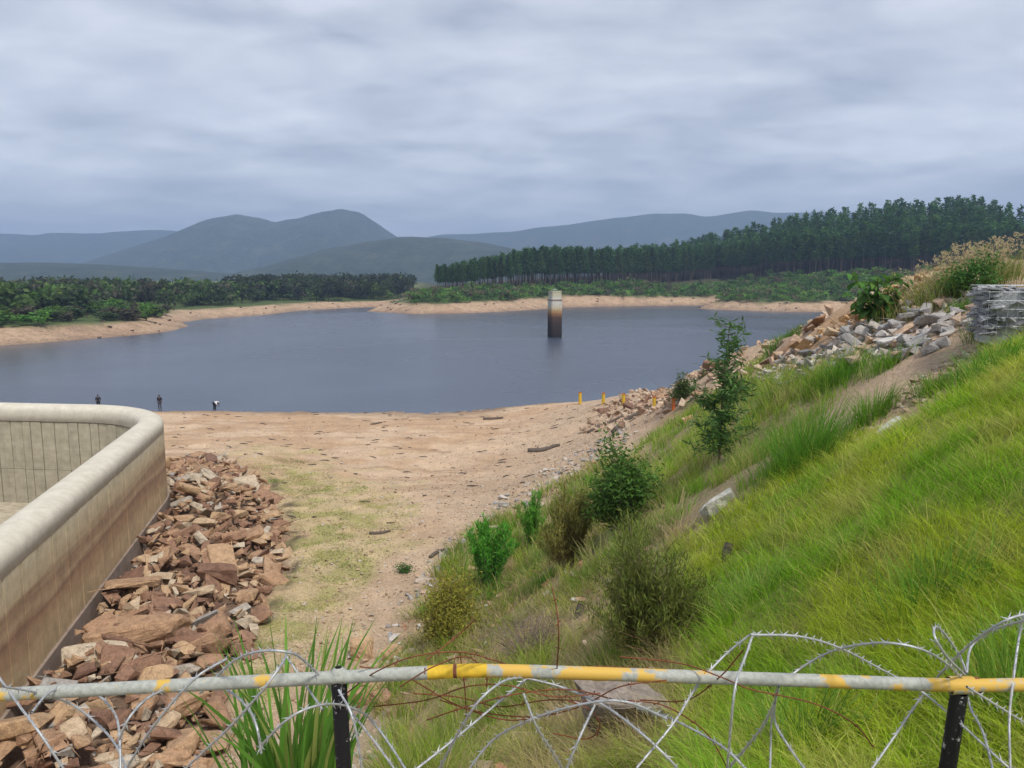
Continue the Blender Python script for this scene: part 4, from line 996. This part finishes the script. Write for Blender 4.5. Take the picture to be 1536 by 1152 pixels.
# ------------------------------------------------------------------ driftwood, stub posts, marker posts
def log(px, py, ln, r, rz, label, mat='drift'):
    p = hit(px, py); n = 9; t = np.linspace(-.5, .5, n)
    pts_ = [(a * ln, math.sin(a * 5 + px) * ln * .05, float(hgt(p.x + a * ln * math.cos(rz), p.y + a * ln * math.sin(rz))) - p.z + r * .6) for a in t]
    a = Acc(); a.add(*tube(pts_, r * (1 - .6 * np.abs(t + .2)), 7))
    for k in range(3):
        b = np.array(pts_[2 + 2 * k]); a.add(*tube([b, b + np.array((random.uniform(-.2, .2), random.uniform(-.3, .3), random.uniform(.1, .3))) * ln * .5], [r * .4, r * .12], 5))
    o = a.build('driftwood', M[mat], None, True); o.location = p; o.rotation_euler = (0, 0, rz); return tag(o, label, 'driftwood')
log(740, 629, 2.2, .16, .3, 'grey twiggy driftwood piece alone on the far sand')
log(816, 676, 2.6, .2, .2, 'dark driftwood log at the foot of the stony slope')
log(905, 640, 3.2, .16, .4, 'grey driftwood heap below the marker posts')
log(945, 630, 2.6, .2, .2, 'dark log near the stony bank')
log(570, 801, 1.0, .09, .1, 'short dark branch on the weedy track')
log(565, 636, 1.6, .1, .9, 'small dark branch on the pale sand near the water')
log(655, 832, .8, .1, .8, 'dark angular piece of wood on the gravel')
log(300, 1125, 2.6, .11, .75, 'grey weathered log lying beside the reeds', 'twig')
for (a, b, l) in ((1090, 838, 'small weathered wood stump in the green grass'), (868, 925, 'short dark cut stub in the dry grass')):
    p = hit(a, b); o = mesh('stump', *tube([(0, 0, -.1), (.02, .03, .1), (.05, .05, .24)], [.1, .09, .07], 8), M['drift']); o.location = p; tag(o, l, 'stump')
acc = Acc()
for x, y, z in sample_region([(250, 622), (870, 610), (990, 620), (900, 680), (600, 800), (450, 800), (400, 690), (250, 670)], 150, (-40, 14), (28, 90)):
    az = random.uniform(-.5, .5) + (3.14 if random.random() < .5 else 0); ln = random.uniform(.15, .8); e = np.array((math.cos(az) * ln, math.sin(az) * ln, 0)); p0 = np.array((x, y, z + .03)); p1_ = p0 + e; p1_[2] = float(hgt(p1_[0], p1_[1])) + .05
    acc.add(*tube([p0, (p0 + p1_) / 2 + rng.normal(0, .03, 3), p1_], [.03, .045, .015], 5), col=(1, 1, 1))
tag(acc.build('twig_litter', M['drift']), 'dark twigs and sticks littered over the sand', kind='stuff')
posts = [(870, 606, 'yellow', 'leftmost yellow marker post, nearest the water'), (905, 607, 'yellow', 'second yellow marker post from the water'), (935, 608, 'yellow', 'third yellow marker post from the water'),
         (981, 613, 'yellow', 'yellow marker post next to the orange one'), (1010, 615, 'orange', 'orange marker post beside the sapling')]
for a, b, m_, l in posts:
    p = hit(a, b); o = empty('marker_post', p, l, 'post', 'marker posts running down to the water'); h = 17 * p.y / FPX
    mesh('shaft', *tube([(0, 0, -.2), (0, 0, h)], p.y * 0.0022, 8), M[m_], o); mesh('cap', *tube([(0, 0, h + .002), (0, 0, h + .06)], p.y * 0.0026, 8), M['orange'], o)

# ------------------------------------------------------------------ people on the beach
def person(px, py, label, pose, top, legs, ht=1.72, rz=0):
    p = at_z(px, py, WATER); p.z = max(float(hgt(p.x, p.y)), WATER - .05); o = empty('person', p, label, 'person', None, rz)
    k = ht / 1.72
    if pose == 'bent': J = dict(pel=(0, 0, .9), chest=(0, -.36, 1.02), neck=(0, -.52, .92), head=(0, -.66, .82), sl=(-.17, -.42, 1.0), sr=(.17, -.42, 1.0), el=(-.2, -.5, .72), er=(.2, -.5, .72), hl=(-.16, -.58, .45), hr=(.16, -.58, .45))
    else: J = dict(pel=(0, 0, .93), chest=(0, .01, 1.28), neck=(0, 0, 1.48), head=(0, -.02, 1.62), sl=(-.19, 0, 1.4), sr=(.19, 0, 1.4), el=(-.26, .03, 1.12), er=(.26, .03, 1.12), hl=(-.23, -.06, .86), hr=(.23, -.06, .86))
    J.update(tl=(-.1, 0, .88), tr=(.1, 0, .88), kl=(-.12, -.02, .48), kr=(.12, -.02, .48), al=(-.12, .02, .07), ar=(.12, .02, .07), fl=(-.13, -.16, .03), fr=(.13, -.16, .03))
    def skin(name, chains, rad, mat):
        names = []; edges = []
        for c in chains:
            for n_ in c:
                if n_ not in names: names.append(n_)
            edges += [(names.index(a), names.index(b)) for a, b in zip(c, c[1:])]
        me = bpy.data.meshes.new(name); me.from_pydata([tuple(np.array(J[n_]) * k) for n_ in names], edges, []); me.materials.append(mat)
        ob = link_obj(name, me, o); md = ob.modifiers.new('skin', 'SKIN'); md.use_smooth_shade = True
        for i, n_ in enumerate(names): me.skin_vertices[0].data[i].radius = (rad[n_] * k, rad[n_] * k)
        me.skin_vertices[0].data[0].use_root = True
        sb_ = ob.modifiers.new('sub', 'SUBSURF'); sb_.levels = 1; sb_.render_levels = 1
    R = dict(pel=.13, chest=.15, neck=.06, head=.105, sl=.07, sr=.07, el=.045, er=.045, hl=.04, hr=.04, tl=.085, tr=.085, kl=.06, kr=.06, al=.045, ar=.045, fl=.04, fr=.04)
    skin('body', [('pel', 'chest', 'neck', 'head'), ('chest', 'sl', 'el', 'hl'), ('chest', 'sr', 'er', 'hr'), ('pel', 'tl', 'kl', 'al', 'fl'), ('pel', 'tr', 'kr', 'ar', 'fr')], R, M['skin'])
    R2 = {a: b + .022 for a, b in R.items()}
    skin('shirt', [('pel', 'chest'), ('chest', 'sl', 'el'), ('chest', 'sr', 'er')], R2, top)
    skin('trousers', [('pel', 'tl', 'kl', 'al'), ('pel', 'tr', 'kr', 'ar')], R2, legs)
    hv, hf = tube([np.array(J['head']) * k + np.array((0, .01, .0)), np.array(J['head']) * k + np.array((0, .02, .07)), np.array(J['head']) * k + np.array((0, .02, .12))], [.115, .105, .05], 10); mesh('hair', hv, hf, M['hair'], o, None, True)
person(240, 614, 'person in dark clothes standing at the water edge', 'stand', M['dark_cloth'], M['grey_cloth'], 1.75)
person(322, 615, 'person in white top bending over at the water edge', 'bent', M['white_cloth'], M['dark_cloth'], 1.7, 1.2)
person(148, 613, 'person in dark clothes half hidden behind the spillway crest', 'stand', M['dark_cloth'], M['dark_cloth'], 1.7, .5)

# ------------------------------------------------------------------ pipe fence, razor wire, rusty wire
FD = 3.0
def fpx(px, py, d=FD): return np.array(at_y(px, py, d))
lp = fpx(506, 1016); rpn = fpx(1440, 1028)
fen = empty('pipe_fence', (lp[0], lp[1], float(hgt(lp[0], lp[1]))), 'low pipe fence, grey rail with flaking yellow paint on black posts', 'fence'); fb = np.array(fen.location)
def fpart(name, v, f, mat, sm=True, par=fen): return mesh(name, v - fb, f, mat, par, None, sm)
rc = catmull([fpx(-260, 1056), fpx(0, 1042), fpx(250, 1029), fpx(506, 1016), fpx(640, 1009), fpx(740, 1006), fpx(1000, 1014), fpx(1250, 1022), fpx(1440, 1028), fpx(1560, 1027), fpx(1800, 1030)], 8)
fpart('rail', *tube(rc, 0.0275, 14), M['rail'])
b0 = rc[[int(np.argmin(abs(rc[:, 0] - fpx(x, 1006)[0]))) for x in (640, 730)]]
for a, b, nm, mt, rr in ((642, 680, 'paint_band', 'yellow', .0283), (686, 730, 'paint_band', 'yellow', .0283), (680.5, 685.5, 'rust_band', 'rust', .0286)):
    xs = np.linspace(fpx(a, 1008)[0], fpx(b, 1008)[0], 5); o_ = np.argsort(rc[:, 0]); cc = np.stack([np.interp(xs, rc[o_, 0], rc[o_, k]) for k in range(3)], 1); fpart(nm, *tube(cc, rr, 14), M[mt])
for px_, py_, lx in ((508, 1016, .03), (1440, 1028, -.09)):
    t_ = fpx(px_, py_, FD + .01); g_ = float(hgt(t_[0] + lx, t_[1])) - .3
    fpart('post', *tube([(t_[0] + lx * .9, t_[1], g_), (t_[0], t_[1], t_[2] + (.0 if lx > 0 else -.03))], .033, 12), M['black'])
    if lx > 0: fpart('post_cap', *tube([t_ + (0, 0, .001), t_ + (0, 0, .03), t_ + (0, 0, .045)], [.036, .034, .015], 12), M['rail'])
    else: fpart('coupling', *tube([t_ + (-.045, 0, 0), t_ + (.055, 0, 0)], .037, 12), M['rail']); fpart('rust_collar', *tube([t_ + (.056, 0, 0), t_ + (.075, 0, 0)], .034, 12), M['rust'])
strands = [[(955, 1152), (1010, 1085), (1045, 1030), (1085, 985), (1125, 952)], [(1130, 950), (1118, 985), (1105, 1020), (1098, 1070), (1090, 1165)], [(1125, 952), (1200, 955), (1260, 972), (1320, 1003), (1380, 1036), (1440, 1085), (1500, 1140), (1540, 1175)],
    [(1168, 1030), (1200, 1003), (1245, 978), (1290, 967), (1340, 965), (1390, 977), (1425, 1000), (1447, 1022)], [(1168, 1030), (1158, 1075), (1156, 1120), (1155, 1170)], [(1165, 1035), (1162, 1080), (1180, 1115), (1215, 1165)],
    [(1300, 1165), (1345, 1100), (1390, 1035), (1430, 990), (1470, 955), (1510, 930), (1542, 920)], [(1536, 918), (1528, 960), (1520, 1020), (1514, 1080), (1516, 1165)], [(1447, 1012), (1420, 985), (1402, 955), (1404, 940), (1420, 955), (1440, 985), (1450, 1010)],
    [(1450, 1010), (1456, 972), (1480, 950), (1510, 938), (1550, 928)], [(1447, 1015), (1455, 1060), (1475, 1100), (1492, 1165)], [(1450, 1030), (1490, 1055), (1550, 1092)], [(955, 1062), (1000, 1075), (1050, 1100), (1090, 1125), (1130, 1165)],
    [(1095, 1150), (1140, 1095), (1162, 1055)], [(300, 1040), (350, 992), (390, 977), (430, 978), (455, 990), (490, 1025), (520, 1060), (560, 1110), (600, 1165)], [(390, 1120), (430, 1080), (470, 1060), (510, 1057), (545, 1070), (565, 1090), (590, 1125), (615, 1165)],
    [(650, 1170), (690, 1095), (720, 1050), (755, 1022), (785, 1016)], [(610, 1165), (680, 1110), (740, 1060), (790, 1018)], [(785, 1016), (840, 1030), (900, 1055), (950, 1090), (1000, 1135), (1030, 1170)], [(695, 1165), (740, 1110), (800, 1078), (880, 1055), (940, 1053), (1000, 1078)],
    [(785, 1040), (805, 1090), (830, 1130), (850, 1165)], [(845, 1165), (870, 1105), (892, 1058)], [(0, 1018), (30, 1060), (60, 1100), (105, 1168)], [(5, 1030), (60, 1040), (110, 1058), (150, 1090), (175, 1120), (195, 1168)],
    [(48, 1068), (75, 1038), (110, 1030), (140, 1038), (165, 1060), (178, 1090), (181, 1165)], [(178, 1110), (195, 1075), (225, 1045), (265, 1030), (300, 1028), (340, 1035), (370, 1060), (385, 1090), (392, 1130)],
    [(180, 1168), (230, 1090), (290, 1020), (340, 988)], [(265, 1165), (340, 1095), (390, 1040), (420, 1000), (430, 982)], [(508, 1035), (530, 1080), (545, 1165)], [(430, 985), (460, 1030), (484, 1065)]]
M['wire'] = mat_plain('razor_wire_steel', (0.42, 0.43, 0.44), 0.5, 0.35, 30, 0.25)
rw = empty('razor_wire_coil', (lp[0] + 1, lp[1], float(hgt(lp[0] + 1, lp[1]))), 'tangled galvanised razor wire coil strung along the pipe fence', 'razor wire'); rb = np.array(rw.location)
bv = []
for s1 in (-1, 1):
    for s2 in (-1, 1): bv += [(0, s2 * .004, 0), (s1 * .006, s2 * .004, .002), (s1 * .019, s2 * .016, 0)]
bm_ = mesh('barb_mesh', np.array(bv), np.array([(0, 1, 2), (3, 4, 5), (6, 7, 8), (9, 10, 11)]), M['wire'], link=False)
for i, st in enumerate(strands):
    ph = random.uniform(0, 6.28)
    pts_ = [fpx(a, b, FD - .06 + .22 * math.sin(ph + j * .9)) for j, (a, b) in enumerate(st)]
    c_ = catmull(pts_, 8); so = mesh('strand', *[z if k else z - rb for k, z in enumerate(tube(c_, 0.0048, 6))], M['wire'], rw, None, True)
    dl = np.concatenate([[0], np.cumsum(np.linalg.norm(np.diff(c_, axis=0), axis=1))]); k = 0.03
    while k < dl[-1]:
        q = np.array([np.interp(k, dl, c_[:, j]) for j in range(3)]); q2 = np.array([np.interp(k + .01, dl, c_[:, j]) for j in range(3)])
        r_ = Vector(q2 - q).to_track_quat('X', 'Z').to_euler(); r_.rotate_axis('X', random.choice((1.2, 1.57, 1.9)))
        link_obj('barb', bm_, so, Vector(q - rb), r_, (1.3,) * 3); k += .062
rusty = empty('rusty_barbed_wire', (lp[0] + .7, lp[1], float(hgt(lp[0] + .7, lp[1]))), 'tangle of thin rusty barbed wire looped around the middle of the rail', 'barbed wire'); rb = np.array(rusty.location)
rs = [[(520, 1040), (560, 1010), (620, 985), (690, 978), (740, 990), (790, 1003), (900, 1000), (980, 1004)], [(560, 1060), (640, 1050), (700, 1030), (760, 1028), (830, 1045), (900, 1040)], [(600, 1030), (650, 1000), (700, 985), (728, 1010), (730, 1030)], [(690, 980), (697, 1030), (700, 1080)],
      [(640, 1080), (700, 1060), (780, 1040), (860, 1035), (940, 1055)], [(660, 1050), (720, 1068), (800, 1075), (870, 1060), (930, 1030), (1000, 1020)], [(540, 1000), (600, 1010), (680, 1055), (760, 1080), (830, 1070)], [(830, 1100), (880, 1108), (900, 1090), (885, 1065), (850, 1050)],
      [(930, 985), (1020, 995), (1080, 1015), (1130, 1035), (1220, 1055), (1280, 1085), (1310, 1120)], [(960, 1050), (1030, 1050), (1080, 1015), (1115, 975)], [(835, 1010), (838, 960), (836, 920), (828, 880)], [(640, 990), (690, 950), (712, 930)], [(940, 1050), (1000, 1060), (1060, 1100), (1090, 1150)], [(620, 1040), (690, 1046), (750, 1060), (820, 1050), (880, 1052)]]
for st in rs:
    ph = random.uniform(0, 6.28); c_ = catmull([fpx(a, b, FD + .0 + .15 * math.sin(ph + j)) for j, (a, b) in enumerate(st)], 8)
    v, f = tube(c_, .0029, 5); so = mesh('strand', v - rb, f, M['rust'], rusty, None, True); a = Acc()
    for k in range(6, len(c_), 7):
        for _ in range(2):
            d = rng.normal(size=3); d *= .014 / np.linalg.norm(d); a.add(*tube([c_[k] - d - rb, c_[k] + d - rb], .0016, 4))
    if a.n: tag(a.build('barbs', M['rust'], so), kind='stuff')

# ------------------------------------------------------------------ haze
v, f = box(-9500, 9500, -300, 7600, -40, 520)
hm = bpy.data.materials.new('haze'); hm.use_nodes = True; hm.node_tree.nodes.clear()
ho = hm.node_tree.nodes.new('ShaderNodeOutputMaterial'); hv_ = hm.node_tree.nodes.new('ShaderNodeVolumePrincipled')
hv_.inputs['Color'].default_value = (0.44, 0.62, 0.95, 1); hv_.inputs['Density'].default_value = 0.00023; hv_.inputs['Anisotropy'].default_value = 0.1
hm.node_tree.links.new(hv_.outputs[0], ho.inputs['Volume'])
tag(mesh('haze', v, f, hm), 'thin blue haze in the air over lake and mountains', kind='stuff')
